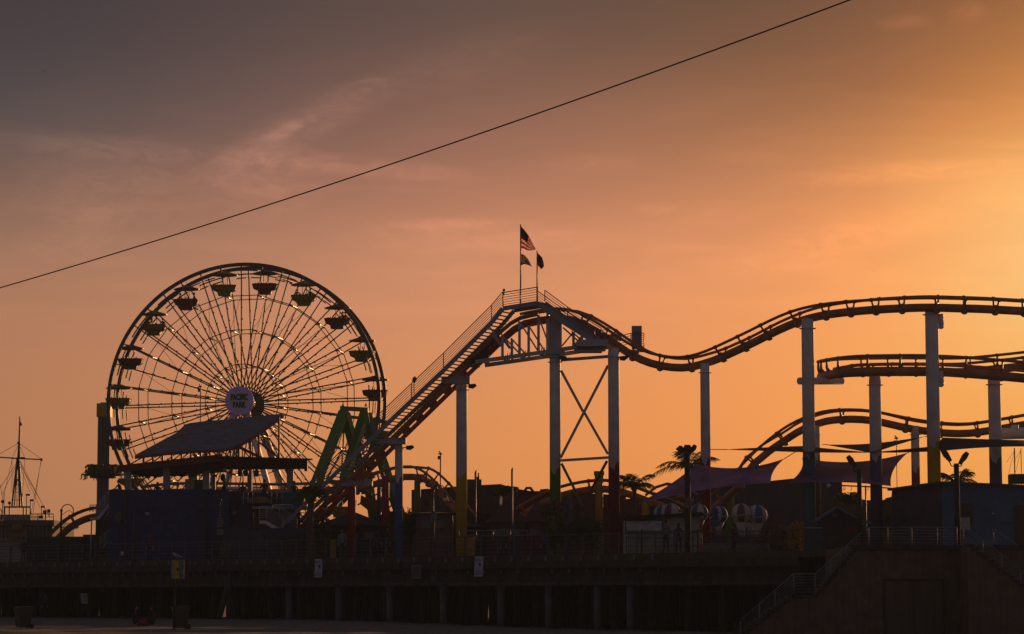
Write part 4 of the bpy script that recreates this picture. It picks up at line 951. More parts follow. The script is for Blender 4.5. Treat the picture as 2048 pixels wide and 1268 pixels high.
# teal parapets, yellow slide, white stairs right of the hall
TEAL = mat('teal_panel', (.022, .075, .13), .6, 0, .3, 1.2)
deck2 = thing('boarding_deck', 'raised boarding deck with teal panels and white zigzag stairs', 'platform', onp(560, 186.5))
for x0, x1 in ((498, 534), (563, 607)): blockb(deck2, 'teal_panel', x0, x1, 984.5, 188 if x0 < 540 else 186.6, .2, TEAL, base=W(1024, 1013, 187).z)
blockb(deck2, 'dark_panel', 534, 563, 986, 188, .2, mat('panel_dark', (.02, .03, .04), .7), base=W(1024, 1013, 187).z)
g = MB(); a, b = W(505, 1013, 187), W(612, 1013, 187); g.box(((a + b) / 2) + Vector((0, 1.2, -.08)), (b.x - a.x, 3, .16)); g.build('platform', PG, deck2)
g = MB(); pts = [W(497, 998, 186.8), W(510, 992, 186.8), W(530, 993, 186.8), W(537, 1000, 186.8), W(539, 1006, 186.8), W(497, 1006, 186.8)]; g.prism(pts, (0, 1.2, 0)); g.build('canopy_hood', mat('mustard', (.20, .12, .015), .6, 0, .3, 2), deck2)
blockb(deck2, 'rust_wall', 508, 552, 1008, 187.2, .4, mat('rust_panel', (.09, .03, .018), .8, 0, .4, 2), base=W(1024, 1058, 187).z)
blockb(deck2, 'red_wall', 548, 600, 1016, 187.9, .4, mat('rust_red_panel', (.10, .035, .022), .8, 0, .4, 2), base=W(1024, 1058, 187).z)
g = MB(); pts = [(519, 1041), (532, 1041), (566, 1062), (552, 1062), (530, 1047), (519, 1047)]; g.prism([W(x, y, 184.8) for x, y in pts], (0, 1.2, 0)); g.build('stair_stringer', WHITE, deck2)
WR = mat('white_rail', (.42, .42, .44), .5, 0, .1, 2)
railing(deck2, 'stair_railing', [W(519, 1040, 184.7), W(533, 1040, 184.7), W(566, 1063, 184.7)], PX(27, 185), 6, WR, .022, post=1.2)
railing(deck2, 'stair_railing', [W(558, 1040, 186.0), W(594, 1063, 186.0)], PX(27, 185), 6, WR, .022, post=1.2)
railing(deck2, 'deck_rail', [W(545, 1020, 186.2), W(585, 1020, 186.2)], PX(10, 185), 2, WR, .04, post=1.0)
railing(deck2, 'gate_railing', [W(487, 1008, 186.6), W(505, 1008, 186.6)], PX(24, 185), 2, WR, .02, post=.3)
railing(deck2, 'gate_railing', [W(543, 1008, 186.6), W(564, 1008, 186.6)], PX(24, 185), 2, PG, .02, post=.3)
# external stair on the left end of the hall
es_ = thing('side_stair', 'white outside stair on pale posts at the left end of the blue hall', 'stairs', onp(195, 189))
g = MB(); g.prism([W(192, 1035, 188.5), W(217, 1006, 188.5), W(220, 1006, 188.5), W(220, 1012, 188.5), W(198, 1039, 188.5), W(180, 1039, 188.5), W(180, 1035, 188.5)], (0, 1.3, 0)); g.build('stringer', WHITE, es_)
railing(es_, 'railing', [W(192, 1035, 188.4), W(218, 1006, 188.4)], PX(25, 188), 7, WR, .02, post=.5)
railing(es_, 'railing', [W(180, 1024, 188.6), W(192, 1024, 188.6)], PX(14, 188), 4, DARKM, .02, post=.2)
g = MB(); g.prism([W(200, 1097, 187.3), W(220, 1075, 187.3), W(220, 1080, 187.3), W(206, 1097, 187.3)], (0, 1.2, 0)); g.build('lower_stringer', PG, es_)
railing(es_, 'railing', [W(200, 1095, 187.2), W(219, 1076, 187.2)], PX(20, 188), 7, PG, .018, post=.5)
g = MB(); a, b = W(183.5, 1039, 188.2), onp(183.5, 188.2); g.tube([a, b], .045, 8); g.build('pole', WR, es_)
g = MB(); a, b = W(192, 1040, 192), W(221, 1120, 192); g.box(((a + b) / 2).xy.to_3d() + Vector((0, 0, (a.z + DECK) / 2)), (b.x - a.x, .3, a.z - DECK)); g.build('shed_panel', mat('shed_brown', (.05, .035, .02), .8), es_)

# low buildings at the far left
lb = thing('service_sheds', 'row of low dark brown ribbed sheds left of the blue hall', 'building', onp(140, 196))
RIB = banded('ribbed_brown', (.045, .045, .036), .85, 'X', 3.0, .6)
blockb(lb, 'shed_wall', 53, 166.9, 1073, 196, 5, RIB); blockb(lb, 'shed_wall', 166, 217, 1069, 197, 5, banded('ribbed_teal', (.012, .05, .06), .85, 'X', 3.0, .7))
for x in (80, 118, 122): g = MB(); a = W(x, 1080, 195.9); g.bar(a, Vector((a.x, a.y, DECK)), .05, .10); g.build('door_frame', BLACK, lb)
hb = thing('harbour_office', 'pale harbour office with roof railings and a tall rigged signal mast', 'building', onp(50, 262))
HO = mat('office_wall', (.24, .23, .21), .8, 0, .2, .6); HOB = mat('office_band', (.085, .08, .07), .8, 0, .3, .6)
blockb(hb, 'lower_wall', -60, 55, 1079, 262, 14, HO); blockb(hb, 'window_band', -60, 105, 1051, 263, 13, HOB, base=W(0, 1080, 262).z)
for i in range(16): g = MB(); a = W(-30 + i * 8.2, 1053, 262.8); b = W(-30 + i * 8.2, 1077, 262.8); g.bar(a, b, .10, .12, up=(0, 1, 0)); g.build('mullion', HO, hb)
blockb(hb, 'roof_fascia', -60, 108, 1040, 262.4, 14.5, HOB, base=W(0, 1051, 262.4).z); blockb(hb, 'roof_tier', 0, 60, 1029, 264, 9, HO, base=W(0, 1040, 264).z)
blockb(hb, 'ledge', -60, 56, 1077, 261.6, 1, HO, base=W(0, 1080, 262).z)
railing(hb, 'roof_railing', [W(60, 1040, 262.6), W(107, 1040, 262.6)], PX(12, 262), 2, DARKM, .035, post=.8, rp=.035)
g = MB()
for x in (10, 19, 47, 53, 61): g.bar(W(x, 1030, 265), W(x, 1014, 265), .12, .12)
g.bar(W(9, 1014, 265), W(62, 1014, 265), .3, .14); g.build('mast_frame', DARKM, hb)
g = MB(); 
for x0, x1, w in ((24, 34.5, .16), (29, 35.5, .12), (39.5, 37, .16), (44.5, 37.5, .16)): g.bar(W(x0, 1014, 265), W(x1, 917, 265), w, w)
for y in (1000, 985, 970, 955, 940): xx = (1014 - y) / 97; g.bar(W(24 + 10.5 * xx, y, 265), W(44.5 - 7 * xx, y, 265), .05, .05)
g.tube([W(37, 918, 265), W(38.5, 884, 265), W(39.5, 833, 265)], [.14, .10, .05], 8); g.ball(W(37.5, 886, 265), .16, 8, 6); g.build('mast', DARKM, hb)
g = MB(); g.tube([W(-8, 914, 265), W(37, 917, 265), W(83, 919, 265)], .07, 6); g.bar(W(23, 917, 265), W(50, 915, 265), .12, .12); g.ball(W(83, 919, 265), .14, 8, 6); g.build('yardarm', DARKM, hb)
for i, (a, b) in enumerate((((37.5, 886), (83, 918)), ((37.5, 886), (-8, 912)), ((37.5, 888), (24, 917)), ((38, 888), (50, 917)), ((83, 919), (62, 1028)), ((82, 920), (66, 1026)), ((24, 917), (24, 985)), ((50, 915), (44, 1000)), ((39, 920), (93, 1024)), ((39, 922), (80, 1015)), ((37, 920), (0, 976)), ((37, 922), (3, 990)), ((39, 930), (60, 985)), ((0, 968), (8, 1010)), ((24, 920), (8, 990)), ((38, 925), (100, 1035)))):
    g = MB(); g.tube([W(*a, 265), W(*b, 265)], .020, 4); g.build('stay', DARKM, hb)
for x, y0, y1, k in ((5, 1003, 1028, 0), (8, 985, 1028, 2), (19, 1006, 1016, 0), (53, 990, 1016, 1), (61, 1001, 1030, 1), (83, 1014, 1032, 1), (90, 1024, 1034, 3), (98, 1022, 1034, 3), (34, 960, 1014, 1)):
    g = MB(); a, b = W(x, y0, 264), W(x, y1, 264); g.tube([a, b], .035, 6)
    if k == 1: g.box(a + Vector((.15, 0, .02)), (.4, .2, .18))
    if k == 3: g.box(a, (.34, .2, .34)); 
    if k == 0: g.ball(a, .16, 8, 6)
    g.build('antenna', DARKM, hb)
g = MB(); g.box(W(83, 1034, 262.8), (.45, .4, .28)); g.build('roof_box', DARKM, hb)
g = MB(); pts = [W(39.7, 841, 264.9), W(43.5, 847, 264.9), W(44, 851, 264.9), W(39.7, 852, 264.9)]; g.prism(pts, (0, .03, 0)); tag(g.build('flag', mat('pennant_red', (.45, .03, .03), .8, transl=.3), None, origin=W(39.7, 852, 264.9)), 'tiny red pennant at the top of the harbour mast', 'flag')
g = MB(); a = W(33, 1068, 261); g.box(a, (1.6, .6, .7)); g.ball(a + Vector((.1, -.3, .5)), .6, 8, 6, sq=(1, .5, .8)); 
g.build('sign_cluster', mat('old_gold', (.13, .09, .02), .7, 0, .5, 5), hb)

# drop tower with its ring of seats
TW = onp(206.5, 262); dt = thing('drop_tower', 'dark blue drop tower with a yellow top and a ring of seated riders', 'tower ride', TW)
z1 = W(206, 834, 262).z; g = MB(); w = PX(22.5, 262); g.box((TW.x, 262, (DECK + z1) / 2), (w, w, z1 - DECK), rz=R(12)); g.build('shaft', mat('tower_blue', (.055, .065, .13), .5, 0, .25, 1), dt)
g = MB()
for s in (-1, 1): g.bar(TW + Vector((s * .18, -w / 2 - .03, 0)), Vector((TW.x + s * .18, 262 - w / 2 - .03, z1)), .10, .08, up=(0, 1, 0))
g.build('guide_rail', mat('rail_gold', (.15, .10, .02), .5), dt)
YT = mat('tower_yellow', (.36, .26, .03), .5, 0, .2, 1)
g = MB(); g.box(Vector((TW.x + .05, 262, (W(0, 808, 262).z + z1) / 2 + .0)), (PX(27, 262), 1.5, PX(27, 262))); g.box((TW.x + .2, 262, W(0, 807, 262).z), (PX(19, 262), 1.2, .15)); g.build('tower_head', YT, dt)
zc = W(0, 943, 262).z; g = MB()
g.tube([(TW.x, 262, zc - .35), (TW.x, 262, zc + .42)], [1.05, .95], 24); g.tube([(TW.x, 262, zc - .62), (TW.x, 262, zc - .35)], 1.25, 24); car = g.build('carriage', mat('carriage_green', (.05, .055, .02), .6, 0, .4, 2), dt)
for k in range(10):
    p = 2 * math.pi * k / 10 + .2; c = Vector((TW.x + 1.32 * math.cos(p), 262 + 1.32 * math.sin(p), zc)); g = MB(); g.box(c + Vector((0, 0, .12)), (.72, .3, 1.0), rz=p + math.pi / 2); g.box(c + Vector((.25 * math.cos(p), .25 * math.sin(p), -.33)), (.46, .5, .12), rz=p + math.pi / 2); g.ball(c + Vector((.05 * math.cos(p), .05 * math.sin(p), .55)), .2, 8, 6, sq=(1.1, 1.1, .7)); g.build('seat', mat('seat_olive', (.07, .075, .02), .6), car)
for k, nm in ((3, 'fourth'), (4, 'leftmost far'), (5, 'leftmost'), (6, 'near left'), (7, 'near middle left'), (8, 'near middle right'), (9, 'near right'), (0, 'rightmost')):
    p = 2 * math.pi * k / 10 + .2; c = Vector((TW.x + 1.58 * math.cos(p), 262 + 1.58 * math.sin(p), zc - .80))
    person(c, p - math.pi / 2, 'sit', random.choice([(.03, .03, .04), (.05, .04, .03), (.08, .10, .02)]), (.02, .02, .03), label=f'{nm} rider with dangling legs on the drop tower seats', group='riders on the drop tower', arms='lap', h=1.68)

# green swinging ship ride: twin A-frames with a cross head
gs = thing('swing_ride', 'green steel A-frame swing ride behind the coaster lift', 'ride', onp(712, 214))
def gb(a, b, w, name='leg', m=GREEN, h=None): g = MB(); g.bar(a, b, w, h or w); return g.build(name, m, gs)
T = lambda x, y, Y=214: W(x, y, Y)
gb(T(688, 824, 213), T(619, 1000, 210), .62); gb(T(690, 828, 213), T(733, 985, 216), .60); gb(T(730, 826, 215.5), T(688, 960, 212), .62); gb(T(732, 828, 215.5), T(812, 1065, 219), .62)
gb(T(736, 960, 216), T(757, 1105, 217), .55); gb(T(706, 1000, 212), T(700, 1060, 212), .5)
g = MB(); g.prism([T(680, 814, 213), T(737, 817, 215.5), T(740, 846, 215.5), T(676, 846, 213)], (0, .4, 0)); g.f = g.f; 
g2_ = MB(); g2_.prism([T(680, 812, 213), T(736, 815, 215), T(736, 823, 215), T(680, 820, 213)], (0, .6, 0)); g2_.prism([T(680, 820, 213), T(697, 821, 213.4), T(697, 841, 213.4), T(676, 841, 213)], (0, .6, 0)); g2_.prism([T(720, 822, 214.5), T(736, 823, 215), T(740, 848, 215), T(716, 846, 214.5)], (0, .6, 0)); g2_.prism([T(697, 833, 213.4), T(720, 834, 214.5), T(720, 838, 214.5), T(697, 837, 213.4)], (0, .4, 0))
g2_.build('cross_head', GREEN, gs)
for x in (686, 732): g = MB(); g.tube([T(x, 813, 214), T(x, 807, 214)], [.12, .05], 6); g.build('finial', GREEN, gs)
for a, b in (((697, 840), (727, 900)), ((728, 845), (700, 895)), ((688, 860), (682, 960)), ((683, 905), (728, 930)), ((735, 900), (690, 935)), ((705, 868), (725, 890)), ((640, 985), (684, 900)), ((760, 990), (782, 1040)), ((755, 960), (790, 1050)), ((770, 1025), (800, 990)), ((742, 985), (745, 1040)), ((752, 1000), (775, 1010)), ((715, 1010), (760, 985))): gb(T(*a), T(*b), .11, 'brace', mat('dark_green', (.03, .09, .02), .6))
g = MB(); pts = [T(722, 990, 216), T(745, 1002, 216), T(764, 996, 216), T(772, 1010, 216), T(760, 1024, 216), T(735, 1020, 216), T(720, 1008, 216)]; g.prism(pts, (0, 1.6, 0)); g.build('swing_boat', REDBR, gs)

# rows of buildings behind the coaster
def house(name, label, pts, Y, dep, m, cat='building', extra=None):
    xs_ = [p[0] for p in pts]; o = thing(name, label, cat, onp(sum(xs_) / len(xs_), Y)); g = MB()
    v = [W(x, y, Y) for x, y in pts]; v = v + [Vector((v[-1].x, Y, DECK)), Vector((v[0].x, Y, DECK))]
    g.prism(v, (0, dep, 0)); g.build('wall', m, o)
    g = MB()
    for a, b in zip(v[:-2], v[1:-2]): g.bar(a + Vector((0, -.05, .02)), b + Vector((0, -.05, .02)), .2, .12)
    g.build('coping', DARKM, o); return o
OL = banded('olive_wall', (.070, .058, .045), .95, 'Z', 1.2, .7)
h1 = house('arcade_building', 'long olive brown flat roofed building behind the yellow column', [(823, 982), (915, 975), (1003, 970)], 214, 14, OL)
h2 = house('arcade_annex', 'dark maroon wing sloping down right of the olive building', [(1003, 971), (1030, 979), (1060, 984), (1110, 985), (1180, 989), (1252, 993)], 213, 12, mat('maroon_wall', (.11, .028, .032), .8, 0, .3, 1))
h2a = house('maroon_pavilion', 'maroon panel wall with yellow pilasters behind the striped balloons', [(1252, 1000), (1292, 998), (1300, 998)], 209, 3, MATS['maroon_wall'])
h3 = house('purple_warehouse', 'large dark purple flat roofed building behind the shade sails', [(1300, 1000), (1345, 988), (1420, 975), (1530, 965), (1606, 957), (1684, 950)], 212, 18, mat('purple_wall', (.055, .045, .075), .8, 0, .25, .8))
g = MB(); g.ball(W(1657.5, 971, 211.8), .16, 10, 8); g.build('wall_lamp', WHITE, h3)
h4 = house('brown_lean_to', 'low brown wall between the purple building and the violet column', [(1682, 996), (1694, 1000), (1745, 1003), (1768, 1003), (1773, 998), (1786, 995)], 206, 10, mat('brown_wall', (.07, .035, .03), .85, 0, .3, 1))
for x0, x1, m in ((824, 826, OL),): pass
g = MB(); a = W(948, 968, 213.8); g.box(a, (1.2, .8, .7)); g.tube([a, W(957, 955, 213.8)], .14, 8); g.tube([W(957, 957, 213.8), W(957, 946, 213.8)], .06, 6); g.build('roof_vent', DARKM, h1)
g = MB(); a, b = W(1049, 978, 212.8), W(1065, 983, 212.8); g.tube([W(1049, 983, 212.8), W(1053, 976, 212.8), W(1061, 976, 212.8), W(1066, 983, 212.8)], .12, 6); g.build('roof_bracket', DARKM, h2)
flood(1080, 983, 212, 1, h2, 1.4)
for x in (963, 1000): g = MB(); g.box(W(x, 1010, 213.8), (1.4, .15, 3.0)); g.build('panel', mat('murky_blue', (.03, .03, .05), .7, 0, .5, 3), h1)
g = MB(); pts = [(939, 1012), (945, 998), (960, 990), (985, 990), (1002, 1000), (1003, 1018), (985, 1028), (950, 1026)]; g.prism([W(x, y, 211) for x, y in pts], (0, 2, 0)); tag(g.build('ride_hood', mat('hood_brown', (.05, .022, .018), .6), None, origin=onp(970, 211)), 'dark rounded ride hood with a bright reflection before the olive building', 'ride hood')
g = MB(); g.ball(W(1002, 1004, 209), .9, 10, 12, sq=(.12, .12, .9)); tag(g.build('mirror_panel', mat('mirror', (.9, .9, .9), .05, 1, .02, 1), None, origin=onp(1002, 209)), 'narrow polished panel catching the sunset beside the ride hood', 'panel')
house('ride_station', 'low dark sheds with a sloping olive end behind the dark red and blue columns', [(596, 1056), (700, 1050), (735, 1040), (792, 1022), (826, 1032)], 206, 6, mat('station_brown', (.06, .045, .03), .85, 0, .4, 1))
# right hand blue building
rb = thing('blue_booth_building', 'dark purple and blue walled building at the right edge of the pier', 'building', onp(1920, 160))
vx = [W(1784, 981, 166), W(1884, 967, 158), W(2070, 975, 158)]
g = MB(); g.prism([vx[0], vx[1], Vector((vx[1].x, vx[1].y, DECK)), Vector((vx[0].x, vx[0].y, DECK))], (1.2, 9, 0)); g.build('purple_wall', mat('indigo_wall', (.050, .036, .075), .8, 0, .25, .8), rb)
RBM = mat('blue_wall_right', (.05, .12, .22), .8, 0, .25, .8)
g = MB(); g.prism([vx[1], vx[2], Vector((vx[2].x, vx[2].y, DECK)), Vector((vx[1].x, vx[1].y, DECK))], (0, 9, 0)); g.build('blue_wall', RBM, rb)
g = MB(); g.bar(vx[0] + Vector((-.1, -.1, .05)), vx[1] + Vector((0, -.1, .05)), .4, .14); g.bar(vx[1] + Vector((0, -.12, .05)), vx[2] + Vector((0, -.12, .05)), .4, .14); g.build('coping', DARKM, rb)
def panel(px0, px1, py0, py1, Y, m, name, parent): g = MB(); a, b = W(px0, py0, Y), W(px1, py1, Y); g.box((a + b) / 2, (b.x - a.x, .12, a.z - b.z)); return g.build(name, m, parent)
d1 = panel(1919, 1945, 1007, 1052, 157.9, mat('door_dark', (.035, .035, .03), .7), 'doorway', rb); panel(1921, 1940, 1035, 1060, 157.7, mat('white_hatch', (.40, .37, .36), .7), 'hatch', rb)
panel(2030, 2070, 1010, 1090, 157.9, mat('door_brown2', (.08, .035, .02), .7), 'door', rb)
panel(2000, 2030, 1045, 1047, 157.6, DARKM, 'shelf', rb)
g = MB(); g.ball(W(1986, 1027, 157.8), .06, 8, 6); g.build('wall_light', WHITE, rb)
g = MB(); a = W(2035, 958, 158.5); g.box(a, (PX(32, 158), 1, PX(19, 158))); g.build('roof_unit', mat('unit_brown', (.06, .05, .045), .7), rb)
# gabled booth
gbth = thing('gabled_booth', 'small dark booth with a blue edged gable roof beside the teal column', 'booth', onp(1673, 160))
g = MB(); pts = [W(1636, 1040, 160), W(1673, 1016, 160), W(1716, 1040, 160), W(1716, 1105, 160), W(1636, 1105, 160)]; g.prism(pts, (0, 4, 0)); g.build('wall', mat('booth_wall', (.055, .045, .035), .85, 0, .3, 2), gbth)
g = MB(); g.bar(W(1632, 1042, 159.6), W(1673.5, 1014, 159.6), .5, .13); g.bar(W(1673.5, 1014, 159.6), W(1722, 1042, 159.6), .5, .13); g.bar(W(1722, 1042, 159.6), W(1740, 1044, 159.6), .5, .13); g.build('roof_edge', mat('roof_edge_blue', (.07, .12, .18), .6), gbth)
panel(1664, 1677, 1025, 1034, 159.8, mat('gable_sign', (.20, .10, .05), .7, 0, .8, 8), 'sign', gbth); panel(1684, 1716, 1055, 1063, 159.8, mat('awning_red', (.16, .02, .015), .7), 'awning', gbth)
# white ticket hut with a fence of slats
hut = thing('ticket_hut', 'white hut with a green framed board and sloping dark roof', 'hut', onp(1330, 154.5))
Yh = 154.5; HW = banded('white_boards', (.36, .33, .32), .9, 'Z', 8, .75)
g = MB(); pts = [W(1251, 1040, Yh), W(1326, 1037, Yh), W(1402, 1031, Yh), W(1402, 1112, Yh), W(1251, 1112, Yh)]; g.prism(pts, (0, 3, 0)); g.build('wall', HW, hut)
g = MB(); g.bar(W(1246, 1039, Yh - .1), W(1409, 1029, Yh - .1), .7, .10); g.bar(W(1250, 1035, Yh + 1), W(1402, 1027, Yh + 1), 3, .08); g.build('roof', mat('roof_dark', (.045, .02, .018), .8), hut)
fr_ = panel(1250, 1327, 1038.5, 1065.5, Yh - .08, mat('frame_green', (.03, .10, .025), .6), 'board_frame', hut); panel(1253, 1323, 1042, 1064, Yh - .16, mat('board_white', (.46, .45, .47), .6), 'board', fr_)
g = MB(); a = W(1402.5, 1034, Yh - .05); g.bar(a, Vector((a.x, a.y, DECK)), .14, .14, up=(0, 1, 0)); g.build('corner_post', RED, hut)
fen = thing('slat_fence', 'dark slat fence in front of the white hut', 'fence', onp(1330, 153))
railing(fen, 'slats', [onp(1252, 153), onp(1403, 153)], 1.25, 3, BLACK, .022, post=.115, rp=.011)
for x in (1283, 1394): g = MB(); a = onp(x, 152.95); g.box(a + Vector((0, 0, .68)), (.09, .09, 1.36)); g.build('post', BLACK, fen)
railing(thing('slat_fence', 'dark slat fence between the teal column and the gabled booth', 'fence', onp(1650, 152)), 'slats', [onp(1604, 152), onp(1720, 152)], 1.5, 3, BLACK, .02, post=.13, rp=.011)
# striped balloon ride
br = thing('balloon_ride', 'round striped balloon ride cars on stems in front of the purple building', 'ride', onp(1440, 166))
BW, BB, BR_ = mat('balloon_white', (.42, .40, .41), .7, 0, .1, 2), mat('balloon_blue', (.03, .075, .15), .7, 0, .1, 2), mat('balloon_red', (.13, .03, .045), .7, 0, .1, 2)
for x, y, r, Y, c, ph in ((1324, 1024, 15, 168, BB, 0), (1342, 1024, 18, 165, BR_, 6.0), (1376, 1026, 12, 170, BB, 1), (1398, 1024, 17, 168, BB, 1), (1437, 1028, 17, 168, BB, 2.5), (1483, 1026, 19.5, 164, BR_, 5.5), (1500, 1028, 17, 169, BR_, 0), (1514, 1028, 19, 165, BB, 4.7)):
    c0 = W(x, y + 2, Y); R_ = PX(r * 1.08, Y); g = MB(); n = 24
    g.ball(c0, R_, n, 14, sq=(1, 1, 1), mfun=lambda i, j, ph=ph: 1 if ((i + ph) % 6) >= 3 else 0)
    o = g.build('balloon', [BW, c], br)
    g = MB(); g.tube([c0 - Vector((0, 0, R_ * .8)), c0 - Vector((0, 0, R_ * 1.55)), c0 - Vector((0, 0, R_ * 2.1))], [R_ * .62, R_ * .30, R_ * .26], 14); g.build('stem', BW, o)
    g = MB(); g.tube([c0 + Vector((math.cos(2 * math.pi * k / 24) * R_ * 1.02, math.sin(2 * math.pi * k / 24) * R_ * 1.02, -R_ * (.25 if x not in (1342, 1483) else .12) + .08 * math.cos(2 * math.pi * k / 24))) for k in range(24)], .035, 6, closed=True); g.build('rim', BW, o)
g = MB(); a = W(1430, 1035, 165); g.box(a, (.34, .34, 1.1)); g.box(a - Vector((0, 0, .35)), (.62, .62, .22)); g.box(a + Vector((0, 0, .3)), (.55, .55, .07)); g.build('centre_post', BB, br)
g = MB(); c0 = onp(1440, 167); g.tube([c0, c0 + Vector((0, 0, .8))], 3.0, 32); g.build('turntable', mat('turntable', (.12, .10, .08), .7), br)

# ------------------------------------------------------------------ shade sails
def sail(name, label, A, B, C, D, mt, sag=(.0, .0), n=14, curl=.12):
    """cloth stretched over four corner points, scalloped edges"""
    A, B, C, D = [W(*p) for p in (A, B, C, D)]; g = MB()
    for lay in (0, 1):
        for j in range(n + 1):
            for i in range(n + 1):
                u, v = i / n, j / n; p = A.lerp(B, u).lerp(D.lerp(C, u), v)
                e1 = 4 * u * (1 - u); e2 = 4 * v * (1 - v); mid = A.lerp(C, .5)
                p = p + (A.lerp(D, v).lerp(B.lerp(C, v), .5) - p) * 0 + Vector((0, 0, -sag[0] * e1 * (1 - v) + sag[1] * e1 * v)) + Vector((0, .15 * math.sin(u * 7) * e2, 0)) + Vector((curl * (.5 - u) * 2 * e2, 0, 0))
                g.v.append(tuple(p + Vector((0, .01 * lay, -.01 * lay))))
    m0 = (n + 1) ** 2
    for lay in (0, 1):
        for j in range(n):
            for i in range(n): a = lay * m0 + j * (n + 1) + i; g.f.append((a, a + 1, a + n + 2, a + n + 1)); g.m.append(0); g.sm.append(True)
    return tag(g.build(name, mt, None, origin=W(1600, 1100, A.y if False else 175) * 0 + Vector((A.x, A.y, DECK))), label, 'shade sail', 'shade sails strung between the coaster columns')
PURP = mat('purple_cloth', (.36, .22, .46), .85, 0, .35, .5, transl=.5, clear=.08); DGRN = mat('dark_green_cloth', (.035, .05, .012), .85, 0, .2, .8, transl=.2); BRNC = mat('brown_cloth', (.06, .03, .03), .85, 0, .2, .8, transl=.2); BLKC = mat('black_cloth', (.028, .026, .02), .85, 0, .2, .8, transl=.1)
s1 = sail('shade_sail', 'wide purple shade sail reaching from the palm tree to the teal column', (1392, 928, 177), (1569, 917, 176), (1542, 966, 170), (1272, 1009, 168), PURP, sag=(.42, .25), curl=.25)
s2 = sail('shade_sail', 'purple shade sail spanning the violet column, with a drooping right corner', (1604, 916, 176), (1816, 905, 178), (1782, 972, 171), (1576, 966, 170), PURP, sag=(.42, .15), curl=.35)
sail('shade_sail', 'thin dark green shade sail seen edge on across the teal column', (1450, 899, 178), (1604, 892, 176), (1745, 905, 172), (1600, 904, 171), DGRN, sag=(-.02, -.02), curl=0)
sail('shade_sail', 'narrow brown shade sail across the violet column', (1650, 889, 181), (1752, 887, 178), (1850, 873, 173), (1745, 906, 171), BRNC, sag=(.03, .03), curl=0)
sail('shade_sail', 'long black shade sail at the right edge below the violet topped arm', (1886, 875, 168), (2080, 881, 170), (2080, 893, 164), (1882, 902, 165), BLKC, sag=(.02, .1), curl=-.2)
sail('shade_sail', 'thin dark sail reaching left from the tallest column', (1745, 905, 176), (1862, 893, 173), (1862, 903, 172), (1790, 905, 173), BLKC, sag=(0, 0), curl=0)
for i, (a, b) in enumerate((((1421, 899, 178), (1455, 899, 178)), ((1568, 918, 176), (1592, 903, 176)), ((1745, 905, 172), (1850, 896, 170)), ((1645, 889, 181), (1655, 889, 181)), ((1850, 873, 173), (1890, 876, 168)), ((1815, 906, 178), (1830, 898, 180)))):
    g = MB(); g.tube([W(*a), W(*b)], .025, 5); tag(g.build('sail_cable', DARKM, None, origin=W(*a)), ['cable tying the green sail to the red and white column', 'short cable at the top right corner of the left purple sail', 'long cable running from the green sail to the tallest column', 'short cable at the left tip of the brown sail', 'cable tying the brown and black sails to the tallest column', 'short cable at the upper right corner of the right purple sail'][i], 'cable', 'cables holding the shade sails')

# ------------------------------------------------------------------ lamp posts and masts
def post_lamp(px, ytop, Y, lab, w=.13, heads=()):
    b = onp(px, Y); t = thing('lamp_post', lab, 'lamp post', b); a = W(px, ytop, Y)
    g = MB(); g.tube([b, Vector((b.x, Y, a.z))], [w * 1.15, w], 12); g.build('pole', mat('pole_brown', (.045, .03, .02), .8, 0, .3, 3), t)
    for hx, hy, d in heads:
        h = W(hx, hy, Y); g = MB(); k = Vector((a.x, Y, a.z - .15)); g.tube([k, k + Vector((.25 * d, 0, .02)), h - Vector((.30 * d, 0, .50))], .03, 6); g.build('arm', DARKM, t)
        g = MB(); q = Vector((d * .62, 0, .785)); s_ = Vector((q.z, 0, -q.x)) * d; c = h - q * .30; g.prism([c - q * .36 - s_ * .07, c + q * .10 - s_ * .17, c + q * .34 - s_ * .13, c + q * .34 + s_ * .06, c + q * .05 + s_ * .12, c - q * .36 + s_ * .07], (0, .32, 0)); g.build('lamp_head', DARKM, t)
    return t
post_lamp(1912.5, 927, 141, 'brown wooden post carrying two tilted lamp heads', .135, ((1886, 902, -1), (1936, 907, 1)))
post_lamp(1718, 938, 143, 'brown wooden post with a single lamp head tilted left', .115, ((1696, 914, -1),))
fl = post_lamp(1374.5, 905, 150.5, 'thick dark pole with a crown of three floodlights above the palm', .155)
for pts_ in ([(1352, 897), (1359, 891), (1365, 892), (1368, 899), (1366, 906), (1358, 903)], [(1366, 897), (1370, 889.5), (1380, 889.5), (1384, 896), (1382, 902), (1368, 902)], [(1382, 895), (1388, 888), (1394, 892), (1392, 899), (1387, 904), (1382, 903)]):
    g = MB(); g.prism([W(x, y, 150.2) for x, y in pts_], (0, .4, 0)); g.build('lamp_head', BLACK, fl)
g = MB(); g.box(W(1374.5, 905, 150.4), (.42, .4, .24)); g.build('bracket', BLACK, fl)
